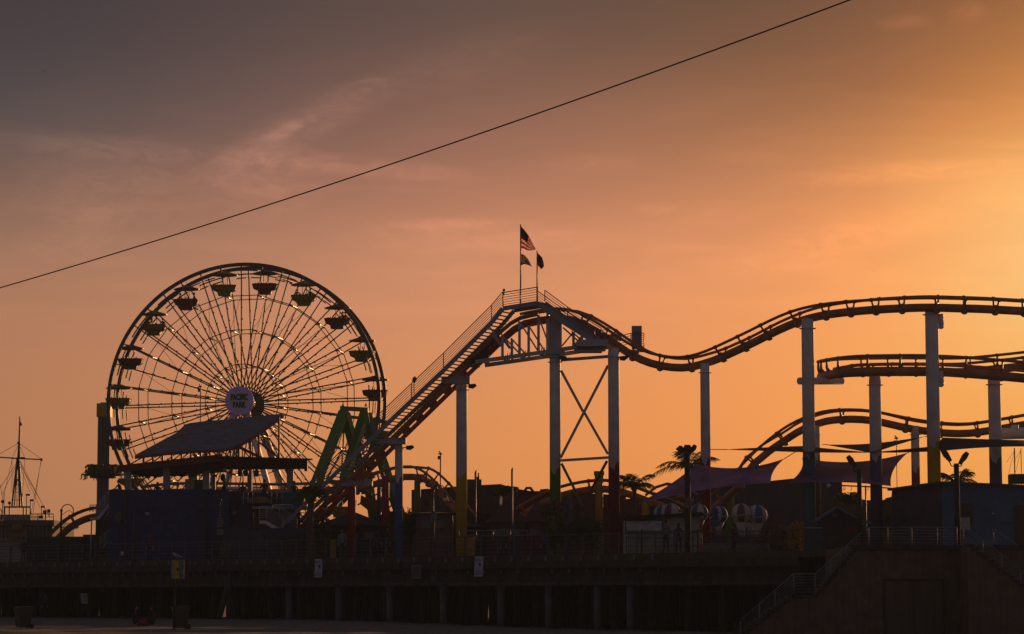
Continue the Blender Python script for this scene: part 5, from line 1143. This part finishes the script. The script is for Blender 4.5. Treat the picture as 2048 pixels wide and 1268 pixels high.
def arch_lamp(px, ybase, Y, top, rad, side, lab, glow=True):
    b = onp(px, Y); t = thing('lamp_post', lab, 'lamp post', b, 'arched lamp posts along the pier'); zt = W(px, top + rad, Y).z; r = PX(rad, Y)
    g = MB(); g.tube([b, Vector((b.x, Y, zt))], [.10, .06], 10); g.ball(Vector((b.x, Y, zt)), .10, 8, 6); g.build('pole', BLACK, t)
    g = MB(); c = Vector((b.x + side * r, Y, zt)); g.tube([c + Vector((-side * r * math.cos(q), 0, r * math.sin(q))) for q in [math.pi * k / 14 for k in range(15)]] + [c + Vector((side * r, 0, -.25))], .035, 6)
    g.tube([Vector((b.x, Y, zt - .35)), Vector((b.x + side * r * .7, Y, zt - .12)), Vector((b.x + side * r * 1.3, Y, zt + .02)), Vector((b.x + side * r * 2, Y, zt - .22))], .02, 5); g.build('arch_arm', BLACK, t)
    e = c + Vector((side * r, 0, -.42)); g = MB(); g.tube([e + Vector((0, 0, .2)), e + Vector((0, 0, .02))], [.05, .17], 12); g.build('shade', BLACK, t)
    if glow: g = MB(); g.ball(e - Vector((0, 0, .03)), .165, 12, 8, sq=(1, 1, 1.0)); g.build('globe', mat('frosted_globe', (.75, .70, .60), .3, 0, .05, 2, transl=.75), t)
    return t
arch_lamp(124.5, 1120, 186, 1009, 12, 1, 'arched lamp post left of the drop tower', False)
arch_lamp(271, 1120, 181, 1000, 12.5, 1, 'dark arched lamp post in front of the blue hall')
arch_lamp(866, 1115, 170, 970, 12.5, 1, 'arched lamp post with a glowing globe before the olive building')
arch_lamp(-14, 1120, 193, 1016, 10, 1, 'arched lamp post cut off by the left edge')
def hanging(px, py, Y, lab):
    e = W(px, py, Y); t = thing('lantern', lab, 'lamp', e + Vector((0, 0, .55)), 'hanging lanterns'); g = MB(); g.tube([e + Vector((0, 0, .55)), e + Vector((0, 0, .2)), e + Vector((0, 0, .02))], [.03, .06, .19], 12); g.build('shade', BLACK, t); g = MB(); g.ball(e - Vector((0, 0, .03)), .18, 12, 8, sq=(1, 1, .95)); g.build('globe', MATS['frosted_globe'], t)
    g = MB(); g.tube([e + Vector((0, 0, .5)), e + Vector((0, .5, .7))], .03, 5); g.build('bracket', BLACK, t)
hanging(469.5, 1024, 187.3, 'glowing lantern on the dark wall right of the blue hall'); hanging(650, 1016, 184, 'glowing lantern under the foot of the lift stairs'); hanging(765, 950, 204, 'small bright lamp on top of the crimson column')
def mast(px, y0, Y, lab, r=.05, cam_=True, c=DARKM):
    b = onp(px, Y); t = thing('mast', lab, 'mast', b); a = W(px, y0, Y); g = MB(); g.tube([b, a], r, 8); g.build('pole', c, t)
    if cam_: g = MB(); g.box(a + Vector((-.08, 0, -.35)), (.26, .2, .26)); g.box(a + Vector((-.02, 0, -.06)), (.28, .12, .10), 0); g.tube([a, a + Vector((-.12, 0, .14))], .05, 6); g.build('camera_head', BLACK, t)
    return t
mast(881, 906, 206, 'thin mast with a camera head left of the yellow column'); mast(1793, 875, 200, 'thin mast with a small instrument head behind the purple sail', .03); mast(401, 772, 225, 'thin instrument mast standing in front of the wheel', .04)
for x, y0, y1, lb in ((951, 944, 1060, 'left of two slim blue steel masts before the olive building'), (1024, 939, 1065, 'right of two slim blue steel masts, beside the maroon wing')):
    b = onp(x, 178); a = W(x, y0, 178); t = thing('mast', lb, 'mast', b, 'slim blue masts'); g = MB(); g.tube([b, a], .065, 10); g.prism([a + Vector((-.065, 0, 0)), a + Vector((.065, 0, 0)), a + Vector((.065, 0, .16))], (0, .1, 0)); g.build('pole', mat('mast_blue', (.05, .08, .16), .5), t)
# overhead bar with hooks between sail and roof
g = MB(); g.tube([W(1682, 971, 180), W(1750, 974, 180), W(1798, 978, 180)], .05, 6)
for x in (1687, 1703, 1736, 1690, 1720): a = W(x, 973, 180); g.tube([a, a + Vector((0, 0, -.18)), a + Vector((-.06, 0, -.25))], .02, 5)
t = thing('string_bar', 'thin overhead bar with hooks below the right purple sail', 'bar', onp(1731, 180)); g.build('bar', DARKM, t); g = MB(); g.tube([onp(1731, 180), W(1731, 971, 180)], .05, 6); g.tube([onp(1798, 180), W(1798, 978, 180)], .05, 6); g.build('bar_post', DARKM, t)
# rigging poles and wires, far right
for x, y0, lb in ((2029, 896, 'left thick mast of the rigging at the far right'), (2042, 896, 'right thin mast of the rigging at the far right')):
    t = thing('mast', lb, 'mast', onp(x, 200)); g = MB(); g.tube([onp(x, 200), W(x, y0, 200)], .05 if x < 2035 else .03, 6); g.build('pole', DARKM, t)
    for k, (x1, y1) in enumerate(((x - 12, 948), (x - 16, 925))): g = MB(); g.tube([W(x, y0 + 4, 200), W(x1, y1, 200)], .012, 4); g.build('guy_wire', DARKM, t)

# ------------------------------------------------------------------ vegetation
LEAF = mat('palm_leaf', (.06, .075, .018), .6, 0, .4, 3, transl=.35); BARK = mat('palm_bark', (.09, .06, .04), .9, 0, .4, 6, .4); BUSH = mat('bush_leaf', (.05, .06, .018), .7, 0, .5, 2, transl=.3)
def palm(px, ycrown, Y, lab, nf=14, L=2.2, seed=1, trunk_r=.16, droop=1.0, only=None):
    rr = random.Random(seed); b = onp(px, Y); t = thing('palm_tree', lab, 'palm tree', b, 'palm trees on the pier'); c = W(px, ycrown, Y); c = Vector((b.x, Y, c.z))
    g = MB(); n = 8; g.tube([b.lerp(c, k / n) + Vector((.06 * math.sin(k), 0, 0)) for k in range(n + 1)], [trunk_r * (1.25 - .45 * k / n) for k in range(n + 1)], 10); g.build('trunk', BARK, t)
    g = MB(); g.ball(c, trunk_r * 1.5, 8, 6, sq=(1, 1, 1.6)); g.build('crown_shaft', BARK, t)
    for i in range(nf):
        az = 2 * math.pi * i / nf + rr.uniform(-.2, .2); el = rr.uniform(.15, 1.25) if only is None else only[i % len(only)]
        if only is not None: az = rr.uniform(-.4, .4) + (0 if i % 2 else math.pi)
        d_ = Vector((math.cos(az) * math.cos(el), math.sin(az) * math.cos(el), math.sin(el))); ll = L * rr.uniform(.8, 1.1); pts = []
        for k in range(11): s_ = k / 10; pts.append(c + d_ * ll * s_ + Vector((0, 0, -droop * (s_ ** 2.2) * ll * .55)))
        g = MB(); g.tube(pts, [.03 * (1 - k / 12) for k in range(11)], 5)
        for k in range(1, 33):
            s_ = k / 33; p = pts[int(s_ * 10)].lerp(pts[min(int(s_ * 10) + 1, 10)], s_ * 10 % 1); tg = (pts[min(int(s_ * 10) + 1, 10)] - pts[int(s_ * 10)]).normalized()
            sd = tg.cross(Vector((0, 0, 1))).normalized()
            for q in (-1, 1):
                ln = .75 * math.sin(math.pi * (s_ * .85 + .12)) * rr.uniform(.7, 1.15); e = p + (sd * q * .55 + tg * .55 + Vector((0, 0, -.25 - .75 * rr.random()))).normalized() * ln; w_ = tg * .026
                g.add([p - w_, p + w_, p.lerp(e, .6) + w_ * .7 + Vector((0, 0, .02)), e], [(0, 1, 2, 3)])
        o = g.build('frond', LEAF, t)
palm(1378, 934, 182, 'tall feathery palm rising behind the floodlight pole', 13, 3.1, 3, .15, .95)
palm(1268, 975, 184, 'shorter loose palm right of the maroon column', 9, 2.4, 5, .14, .9)
palm(1913, 968, 186, 'palm behind the two headed lamp post', 10, 2.5, 8, .14, .9)
palm(1694, 1004, 190, 'small palm tips under the overhead bar', 7, 1.2, 9, .10, .5)
palm(1012, 985, 205, 'low palm top on the roofline between the slim masts', 9, 1.4, 12, .12, .9)
palm(622, 990, 183.5, 'stubby dark palm in front of the foot of the lift stairs', 12, 1.5, 14, .26, 1.1)
palm(1700, 1000, 191, 'tiny palm fronds over the brown lean-to', 6, 1.0, 19, .09, .5)
def bush(px, ytop, Y, wpx, lab, seed=1, m=None, trunk=True, n=1500, zb=None):
    rr = random.Random(seed); b = onp(px, Y); a = W(px, ytop, Y); Hh = a.z - DECK; Wd = PX(wpx, Y) / 2; t = thing('bush', lab, 'bush', b)
    g = MB()
    for k in range(4): g.tube([b, b + Vector((rr.uniform(-.3, .3), rr.uniform(-.3, .3), Hh * .5)), b + Vector((rr.uniform(-.6, .6) * Wd, rr.uniform(-.5, .5), Hh * .8))], [.07, .05, .02], 6)
    g.build('stem', BARK, t); g = MB(); blobs = [(rr.uniform(-.75, .75) * Wd, rr.uniform(-.7, .7), Hh * rr.uniform(.25, .85), rr.uniform(.3, .62)) for _ in range(11)] + [(0, 0, Hh - .5, .5)]
    for _ in range(n):
        bx_, by, bz_, br_ = rr.choice(blobs); d_ = Vector((rr.gauss(0, 1), rr.gauss(0, 1), rr.gauss(0, 1))).normalized() * br_ * rr.uniform(.5, 1.1); c = b + Vector((bx_, by, bz_)) + d_
        u = Vector((rr.gauss(0, 1), rr.gauss(0, 1), rr.gauss(0, 1))).normalized(); v = u.orthogonal().normalized(); s_ = rr.uniform(.05, .11); g.add([c - u * s_, c + v * s_ * .5, c + u * s_, c - v * s_ * .5], [(0, 1, 2, 3)])
    o = g.build('foliage', m or BUSH, t); return t
bush(1110, 998, 176, 44, 'tall dark bush around the foot of the green column', 1, n=2600)
bush(1152, 1012, 175.5, 52, 'dense dark bush left of the maroon column', 2, n=2600)
bush(1185, 1030, 176, 30, 'smaller dark bush touching the maroon column', 3)
bush(820, 1015, 190, 24, 'green vine covered bush right of the blue column', 4, mat('vine_green', (.04, .09, .012), .7, 0, .5, 2, transl=.2), n=1800)
bush(645, 1030, 186, 52, 'wide low bush under the lift stairs', 5, n=2200)
bush(1593, 1040, 178, 28, 'yellow leaved bush left of the teal column', 6, mat('gold_leaf', (.30, .20, .01), .7, 0, .5, 2))
bush(1778, 1008, 178, 22, 'small bush beside the left corner of the purple wall', 7)
bush(1545, 1045, 180, 70, 'low orange brown hedge right of the balloons', 8, mat('rust_leaf', (.13, .06, .012), .7, 0, .5, 2), n=2200)
# a few low kiosks and mid-ground clutter behind the railing
def kiosk(px0, px1, py, Y, col, lab, cat='kiosk', roof=None, dep=3, nm='kiosk'):
    t = thing(nm, lab, cat, onp((px0 + px1) / 2, Y)); a, b = W(px0, py, Y), W(px1, py, Y)
    g = MB(); g.prism([a, b, Vector((b.x, Y, DECK)), Vector((a.x, Y, DECK))], (0, dep, 0)); g.build('wall', mat(nm + '_%d' % px0, col, .8, 0, .35, 1.5), t)
    g = MB(); c = (a + b) / 2 + Vector((0, dep / 2, 0)); w = (b.x - a.x) / 2 + .25; d_ = dep / 2 + .3
    hgt = roof or .12; vs = [c + Vector((-w, -d_, 0)), c + Vector((w, -d_, 0)), c + Vector((w, d_, 0)), c + Vector((-w, d_, 0)), c + Vector((0, 0, hgt)), c + Vector((-w, -d_, -.08)), c + Vector((w, -d_, -.08)), c + Vector((w, d_, -.08)), c + Vector((-w, d_, -.08))]
    g.add(vs, [(0, 1, 4), (1, 2, 4), (2, 3, 4), (3, 0, 4), (5, 6, 1, 0), (6, 7, 2, 1), (7, 8, 3, 2), (8, 5, 0, 3), (8, 7, 6, 5)]); g.build('roof', mat('kiosk_roof_%d' % px0, tuple(v * .6 for v in col), .8), t)
    g = MB(); q0, q1 = W(px0 + (px1 - px0) * .15, py + 14, Y - .05), W(px1 - (px1 - px0) * .15, py + 30, Y - .05); g.box((q0 + q1) / 2, (q1.x - q0.x, .1, q0.z - q1.z)); g.build('counter_opening', GLASS, t); return t
kiosk(640, 768, 1050, 193, (.035, .03, .045), 'long dark kiosk with a low pitched roof behind the red column', roof=1.0)
kiosk(832, 905, 1026, 188, (.10, .065, .06), 'pale brown panelled booth left of the yellow column')
kiosk(978, 1050, 1044, 190, (.08, .035, .03), 'dark kiosk with a pyramid roof between the slim masts', roof=1.6)
kiosk(1052, 1098, 1042, 192, (.10, .03, .04), 'maroon kiosk with a pyramid roof left of the green column', roof=1.5)
kiosk(905, 975, 1052, 194, (.045, .03, .028), 'low dark stall behind the left blue mast')
kiosk(1540, 1600, 1062, 184, (.05, .03, .02), 'low brown stall left of the teal column', roof=.5)
kiosk(1725, 1782, 1050, 182, (.045, .035, .03), 'low dark stall below the violet column', roof=.4)
g = MB(); a = W(942, 1073, 163.5); g.box((a.x, 163.5, (a.z + DECK) / 2), (PX(15, 163), .3, a.z - DECK)); g.box((a.x, 163.5, a.z - .03), (PX(16, 163), .34, .06)); tag(g.build('ticket_machine', mat('machine_amber', (.32, .19, .015), .6, 0, .2, 3), None, origin=onp(942, 163.5)), 'amber box shaped machine behind the railing below the yellow column', 'machine')
g = MB(); a = W(666, 1080, 170); g.box((a.x, 170, (a.z + DECK) / 2), (PX(10, 170), .3, a.z - DECK)); g.box((a.x, 169.8, a.z - .2), (PX(7, 170), .1, .2)); tag(g.build('ticket_machine', MATS['machine_amber'], None, origin=onp(666, 170)), 'narrow amber machine left of the dark red column', 'machine')
# ------------------------------------------------------------------ people on the pier, the terrace and the beach
PG_ = 'people on the pier and beach'
def stand(px, Y, yaw, lab, shirt, pants=(.02, .022, .03), z=None, pose='stand', arms='down', **k):
    b = onp(px, Y)
    if z is not None: b.z = z
    return person(b, yaw, pose, shirt, pants, label=lab, group=PG_, arms=arms, **k)
zt = W(0, 979, 187).z - 1.05      # terrace floor: the hall's wall forms its parapet
stand(244, 188.2, 1.2, 'man leaning on the left end of the roof terrace parapet', (.03, .03, .03), z=zt, pose='lean', arms='rail', h=1.72)
stand(316, 188.4, 0.3, 'dark figure beside the second terrace post', (.02, .02, .02), z=zt - .15, arms='rail')
stand(449, 189.6, 2.2, 'long haired person on the terrace right of the roof units', (.03, .025, .02), z=zt, long_hair=True)
stand(486, 189.2, 0.2, 'person with arms folded under the hanging speaker', (.02, .02, .03), z=zt - .1, arms='lap')
zb2 = W(0, 1013, 187).z
stand(529, 187.2, 0.4, 'broad shouldered person at the teal panel, left of two', (.02, .025, .05), z=zb2 + .02, h=1.78, arms='rail')
stand(589, 187.4, 0.1, 'broad shouldered person in front of the wheel leg, right of two', (.02, .02, .035), z=zb2 - .05, h=1.75, arms='lap')
stand(50, 191, 0.8, 'person in a blue jacket by the railing at the far left', (.03, .05, .14))
stand(303, 182, 2.9, 'person in a brown top near the arched lamp before the blue hall', (.10, .05, .03))
stand(757, 166.5, 0.3, 'left person of a pair at the railing before the blue column', (.015, .015, .018))
stand(772, 166.7, -0.3, 'right person of a pair at the railing before the blue column', (.02, .015, .015), long_hair=True)
stand(685, 168.5, 3.1, 'person in a red cap and pale shirt by the dark red column', (.22, .21, .22), cap=(.30, .03, .02))
stand(1331, 151.6, 0.5, 'taller person in a grey shirt walking past the white hut', (.14, .13, .13), (.03, .03, .035), h=1.80)
stand(1356, 151.2, -0.2, 'shorter person in a dark purple top beside the floodlight pole', (.045, .03, .06), (.03, .025, .04), h=1.62, long_hair=True)
stand(1466, 161, 0.9, 'dark figure between the blue and red striped balloons', (.012, .012, .014), h=1.85)
stand(1008, 176, 2.6, 'small figure by the right slim mast', (.03, .05, .03), h=1.6); stand(1088, 172, 0.2, 'small figure in a violet top left of the green column', (.08, .03, .16), h=1.6)
def zs(x, y): return zf(x, y)
def beach(px, Y): x = (px - 1024) / F * Y; return Vector((x, Y, zs(x, Y)))
person(beach(95, 178), 0.5, 'stand', (.03, .032, .045), (.02, .02, .02), label='person in a dark top standing on the sand by the pier piles', group=PG_, h=1.6)
person(beach(271, 134), -1.35, 'ground', (.018, .018, .02), (.02, .02, .02), label='person sitting on the sand with knees up, left of the red bag', group=PG_, long_hair=True, arms='lap')
person(beach(312, 134), 1.4, 'ground', (.03, .02, .025), (.025, .02, .02), label='person sitting on the sand right of the red bag', group=PG_, arms='lap')
b = beach(291, 133.8); g = MB(); g.ball(b + Vector((0, 0, .15)), .24, 12, 8, sq=(1.1, .7, .75)); g.tube([b + Vector((-.1, 0, .3)), b + Vector((0, 0, .42)), b + Vector((.1, 0, .3))], .012, 5); tag(g.build('bag', mat('bag_red', (.20, .02, .025), .7), None, origin=b), 'soft red bag on the sand between the two sitting people', 'bag')

# ------------------------------------------------------------------ wheeled bins
def make_bin(label, loc, col, rz):
    t = thing('wheeled_bin', label, 'bin', (0, 0, 0), 'wheeled bins on the sand'); ORG[t.name] = Vector((0, 0, 0)); g = MB()
    def ring(w, d, z): return [(-w, -d, z), (w, -d, z), (w, d, z), (-w, d, z)]
    vs = ring(.23, .25, .06) + ring(.29, .32, .80) + ring(.33, .36, .80) + ring(.33, .36, .90) + ring(.29, .32, .90)
    fs = [(3, 2, 1, 0)] + [(j * 4 + k, j * 4 + (k + 1) % 4, (j + 1) * 4 + (k + 1) % 4, (j + 1) * 4 + k) for j in range(4) for k in range(4)]; g.add(vs, fs); m = mat('bin_' + str(int(col[1] * 1000)), col, .6); g.build('body', m, t)
    g = MB(); g.prism([(-.34, -.38, .90), (.34, -.38, .90), (.34, .40, .94), (-.34, .40, .94)], (0, 0, .045)); g.f = [tuple(reversed(f)) for f in g.f]; g.build('lid', BLACK, t)
    for s in (-1, 1): g = MB(); g.tube([(s * .22, .30, .11), (s * .30, .30, .11)], .11, 14); g.build('wheel', BLACK, t)
    g = MB(); g.tube([(-.27, .42, .88), (.27, .42, .88)], .018, 6); g.build('handle', BLACK, t)
    t.location = loc; t.rotation_euler.z = rz; return t
make_bin('brown wheeled bin with a raised rim, at the left edge of the sand', beach(52, 124), (.055, .042, .03), -1.0)
make_bin('brown wheeled bin below the yellow and white sign', beach(365, 118), (.07, .045, .028), -1.3)
b = onp(452, 178.5); g = MB(); g.tube([b, b + Vector((0, 0, 1.05))], [.32, .36], 14); g.tube([b + Vector((0, 0, 1.05)), b + Vector((0, 0, 1.1))], .4, 14); tag(g.build('litter_barrel', mat('barrel_green', (.06, .07, .045), .7), None, origin=b), 'pale green litter barrel by the two signs on the blue hall front', 'barrel')
b = onp(1624, 148.5); g = MB(); g.box(b + Vector((0, .3, .62)), (.95, .9, 1.2)); g.prism([b + Vector((-.52, -.2, 1.22)), b + Vector((.52, -.2, 1.22)), b + Vector((.52, .8, 1.3)), b + Vector((-.52, .8, 1.3))], (0, 0, .06)); tag(g.build('dumpster', mat('dumpster_teal', (.02, .045, .055), .6), None, origin=b), 'dark teal lidded dumpster at the foot of the teal column', 'dumpster')

# ------------------------------------------------------------------ signs, banners
def lines(parent, a, b, Y, n, m=INK, w=.7, name='lettering'):
    """rows of small print too fine to read: one mesh of dashes"""
    r = random.Random(n); g = MB(); H_ = a.z - b.z; Wd = b.x - a.x
    for i in range(n):
        z = a.z - H_ * (i + .5) / n; x = a.x
        while x < b.x - .02:
            l = r.uniform(.03, .09) * max(1, Wd); g.box((min(x + l / 2, b.x), Y, z), (l, .008, H_ / n * .45)); x += l + .03
    o = g.build(name, m, parent); o['kind'] = 'stuff'; return o
def board(px0, px1, py0, py1, Y, lab, mt, name='sign', n=6, post=None, extra=None, skew=0):
    a, b = W(px0, py0, Y), W(px1, py1, Y); base = Vector(((a.x + b.x) / 2, Y, b.z)) if post is None else post
    t = thing(name, lab, 'sign', base); g = MB(); g.prism([a + Vector((skew, 0, 0)), Vector((b.x + skew, Y, a.z)), b, Vector((a.x, Y, b.z))], (0, .03, 0)); pn = g.build('panel', mt, t)
    if n: lines(pn, Vector((a.x + .06, 0, a.z - (a.z - b.z) * .10)), Vector((b.x - .06, 0, b.z + (a.z - b.z) * .12)), Y - .012, n)
    if post is not None: g = MB(); g.tube([post, Vector((post.x, Y + .06, a.z - .05))], .045, 8); g.build('post', MATS['pole_brown'], t)
    return t, a, b
SW_ = mat('sign_panel', (.50, .50, .56), .6, 0, .08, 3); SG = mat('sign_panel_grey', (.20, .19, .18), .7, 0, .3, 3)
for px0, px1, py0, py1, lab in ((629, 643.5, 1118, 1155, 'tall white banner on the pier edge left of the dark red column'), (948, 965.5, 1113, 1153, 'tall white banner on the pier edge below the yellow column')):
    Y = fp((px0 + px1) / 2).y - .5; t, a, b = board(px0, px1, py0, py1, Y, lab, SW_, 'banner', 0, skew=.05)
    pn = [k for k in kids(t)][0]; lines(pn, Vector((a.x + .08, 0, a.z - .10)), Vector((b.x - .08, 0, a.z - .26)), Y - .012, 2); lines(pn, Vector((a.x + .06, 0, b.z + .36)), Vector((b.x - .08, 0, b.z + .08)), Y - .012, 4)
    g = MB(); c = Vector(((a.x + b.x) / 2 + .05, Y - .012, (a.z + b.z) / 2 + .13)); g.prism([c + Vector((-.10, 0, .10)), c + Vector((.02, 0, .05)), c + Vector((.09, 0, .12)), c + Vector((.08, 0, -.10)), c + Vector((.02, 0, -.16)), c + Vector((-.02, 0, -.02))], (0, -.008, 0)); g.build('figure_mark', INK, pn)
board(823, 842, 1130, 1157, fp(832).y - .45, 'square grey notice hung low on the pier fascia', SG, 'notice', 7)
board(163, 176, 1187, 1207, 174, 'small white sign leaning on stakes before the piles', mat('sign_dim', (.34, .35, .36), .7), 'sign', 5, beach(169, 174), skew=-.06)
Yb = 117.6; t, a, b = board(343, 368, 1120, 1157, Yb, 'yellow and white warning sign on a post with a gull perched on it', mat('sign_pale', (.26, .26, .30), .7, 0, .3, 6), 'sign', 0, beach(352, Yb)); pn = [k for k in kids(t) if k.name.startswith('panel')][0]
g = MB(); y0 = a.lerp(b, .18); g.box(((a.x + b.x) / 2 - .06, Yb - .012, (a.z + b.z) / 2), (.24, .012, a.z - b.z)); g.build('yellow_band', mat('sign_yellow', (.50, .32, .02), .7, 0, .2, 4), pn)
g = MB(); c = Vector(((a.x + b.x) / 2, Yb - .024, (a.z + b.z) / 2)); g.prism([c + Vector((-.06, 0, 0)), c + Vector((0, 0, .08)), c + Vector((.06, 0, 0)), c + Vector((0, 0, -.08))], (0, -.006, 0)); g.build('warning_mark', INK, pn)
lines(pn, Vector((b.x - .20, 0, a.z - .05)), Vector((b.x - .03, 0, b.z + .06)), Yb - .014, 8, INK)
b_ = onp(440, 180.5); t = thing('sign_post', 'post with two stacked white notices before the blue hall', 'sign', b_); g = MB(); g.tube([b_, W(440, 1000, 180.5)], .05, 8); g.ball(W(440, 1000, 180.5), .12, 8, 6); g.build('post', BLACK, t)
for y0, y1 in ((1036, 1054), (1058, 1070)):
    g = MB(); p, q = W(434, y0, 180.3), W(446.5, y1, 180.3); g.box((p + q) / 2, (q.x - p.x, .03, p.z - q.z)); pn = g.build('notice', SG, t); lines(pn, Vector((p.x + .04, 0, p.z - .05)), Vector((q.x - .04, 0, q.z + .05)), 180.27, 5, mat('ink_red', (.12, .03, .03), .6))
for px0, px1, py0, py1, Y, lab in ((1371, 1383.5, 996, 1015, 150.1, 'white notice with red print on the floodlight pole'), (861, 872, 1023, 1043, 169.5, 'white notice on a dark pole left of the yellow column')):
    board(px0, px1, py0, py1, Y, lab, mat('notice_grey', (.22, .19, .19), .7), 'notice', 5)
b = onp(866, 169.8); t = thing('post', 'dark square post carrying the notice left of the yellow column', 'post', b); g = MB(); g.bar(b, W(866, 1022, 169.8), .2, .12, up=(0, 1, 0)); g.build('pole', BLACK, t)
b = onp(865, 171); t = thing('floodlight_post', 'short pole with a floodlight before the green brown booth', 'lamp post', b); g = MB(); g.tube([b, W(865, 985, 171)], .05, 8); g.build('pole', BLACK, t); g = MB(); g.box(W(855, 1004, 170.8), (.40, .25, .36)); g.tube([W(858, 1004, 170.9), W(865, 1000, 171)], .03, 6); g.build('lamp_head', BLACK, t)
for px0, px1, py0, lab in ((883, 1050, 1061, 'low white handrail below the slim masts'),):
    t = thing('handrail', lab, 'railing', onp(960, 172)); railing(t, 'rail', [W(918, 1080, 172), W(1055, 1080, 172)], PX(19, 172), 2, mat('rail_dim', (.20, .19, .20), .5), .022, post=1.2)

# ------------------------------------------------------------------ birds
def gull(name, lab, loc, s, fly=False, rz=0):
    t = thing(name, lab, 'bird', loc, rz=rz); ORG[t.name] = Vector((0, 0, 0)); g = MB()
    g.tube([Vector(p) * s for p in ((-.22, 0, .10), (-.10, 0, .13), (.05, 0, .17), (.14, 0, .20), (.18, 0, .25), (.21, 0, .28), (.25, 0, .28), (.30, 0, .265))], [.01 * s, .05 * s, .075 * s, .06 * s, .035 * s, .04 * s, .03 * s, .006 * s], 10)
    g.build('body', mat('gull_white', (.38, .37, .37), .7, 0, .2, 8), t)
    for q in (-1, 1):
        g = MB()
        if fly: g.prism([Vector(p) * s for p in ((.08, q * .05, .2), (.05, q * .35, .34), (-.02, q * .68, .24), (-.08, q * .34, .28), (-.08, q * .05, .19))], (0, 0, -.012))
        else: g.prism([Vector(p) * s for p in ((.10, q * .07, .22), (-.10, q * .075, .18), (-.28, q * .03, .09), (-.05, q * .085, .12))], (0, q * .012, 0))
        g.build('wing', mat('gull_grey', (.10, .10, .11), .7, 0, .2, 8), t)
    if not fly:
        for q in (-1, 1): g = MB(); g.tube([Vector((0, q * .03, .11)) * s, Vector((.01, q * .03, 0)) * s, Vector((.05, q * .03, 0)) * s], .007, 5); g.build('leg', mat('leg_pink', (.3, .15, .1), .6), t)
    return t
gull('gull', 'grey and white gull standing on the yellow and white sign', W(355.5, 1120, Yb + .02), 1.0, rz=2.6)
gull('bird', 'tiny bird gliding high in the upper left of the sky', W(88, 144, 150), .22, True, rz=.4)

# ------------------------------------------------------------------ overhead cable
p0, p1 = W(-420, 690, 66), W(2236, -205, 40); pts = []
for k in range(61):
    t_ = k / 60; p = p0.lerp(p1, t_); p.z -= 4 * t_ * (1 - t_) * .42; pts.append(p)
g = MB(); g.tube(pts, .0125, 6); 
tag(g.build('overhead_cable', BLACK, None, origin=p0), 'thin dark cable rising diagonally across the whole sky', 'cable')

# ------------------------------------------------------------------ evening haze over the shore
hm = bpy.data.materials.new('haze'); hm.use_nodes = True; n_ = hm.node_tree; n_.nodes.clear(); ov = n_.nodes.new('ShaderNodeOutputMaterial'); pv = n_.nodes.new('ShaderNodeVolumePrincipled')
pv.inputs['Color'].default_value = (.72, .88, 1.0, 1); pv.inputs['Density'].default_value = .00026; pv.inputs['Anisotropy'].default_value = 0.0; n_.links.new(pv.outputs[0], ov.inputs['Volume'])
g = MB(); g.box((0, 1900, 13.5), (8000, 4230, 37)); hz = g.build('haze', hm); tag(hz, 'thin warm evening haze over the beach and pier', 'haze', kind='stuff')
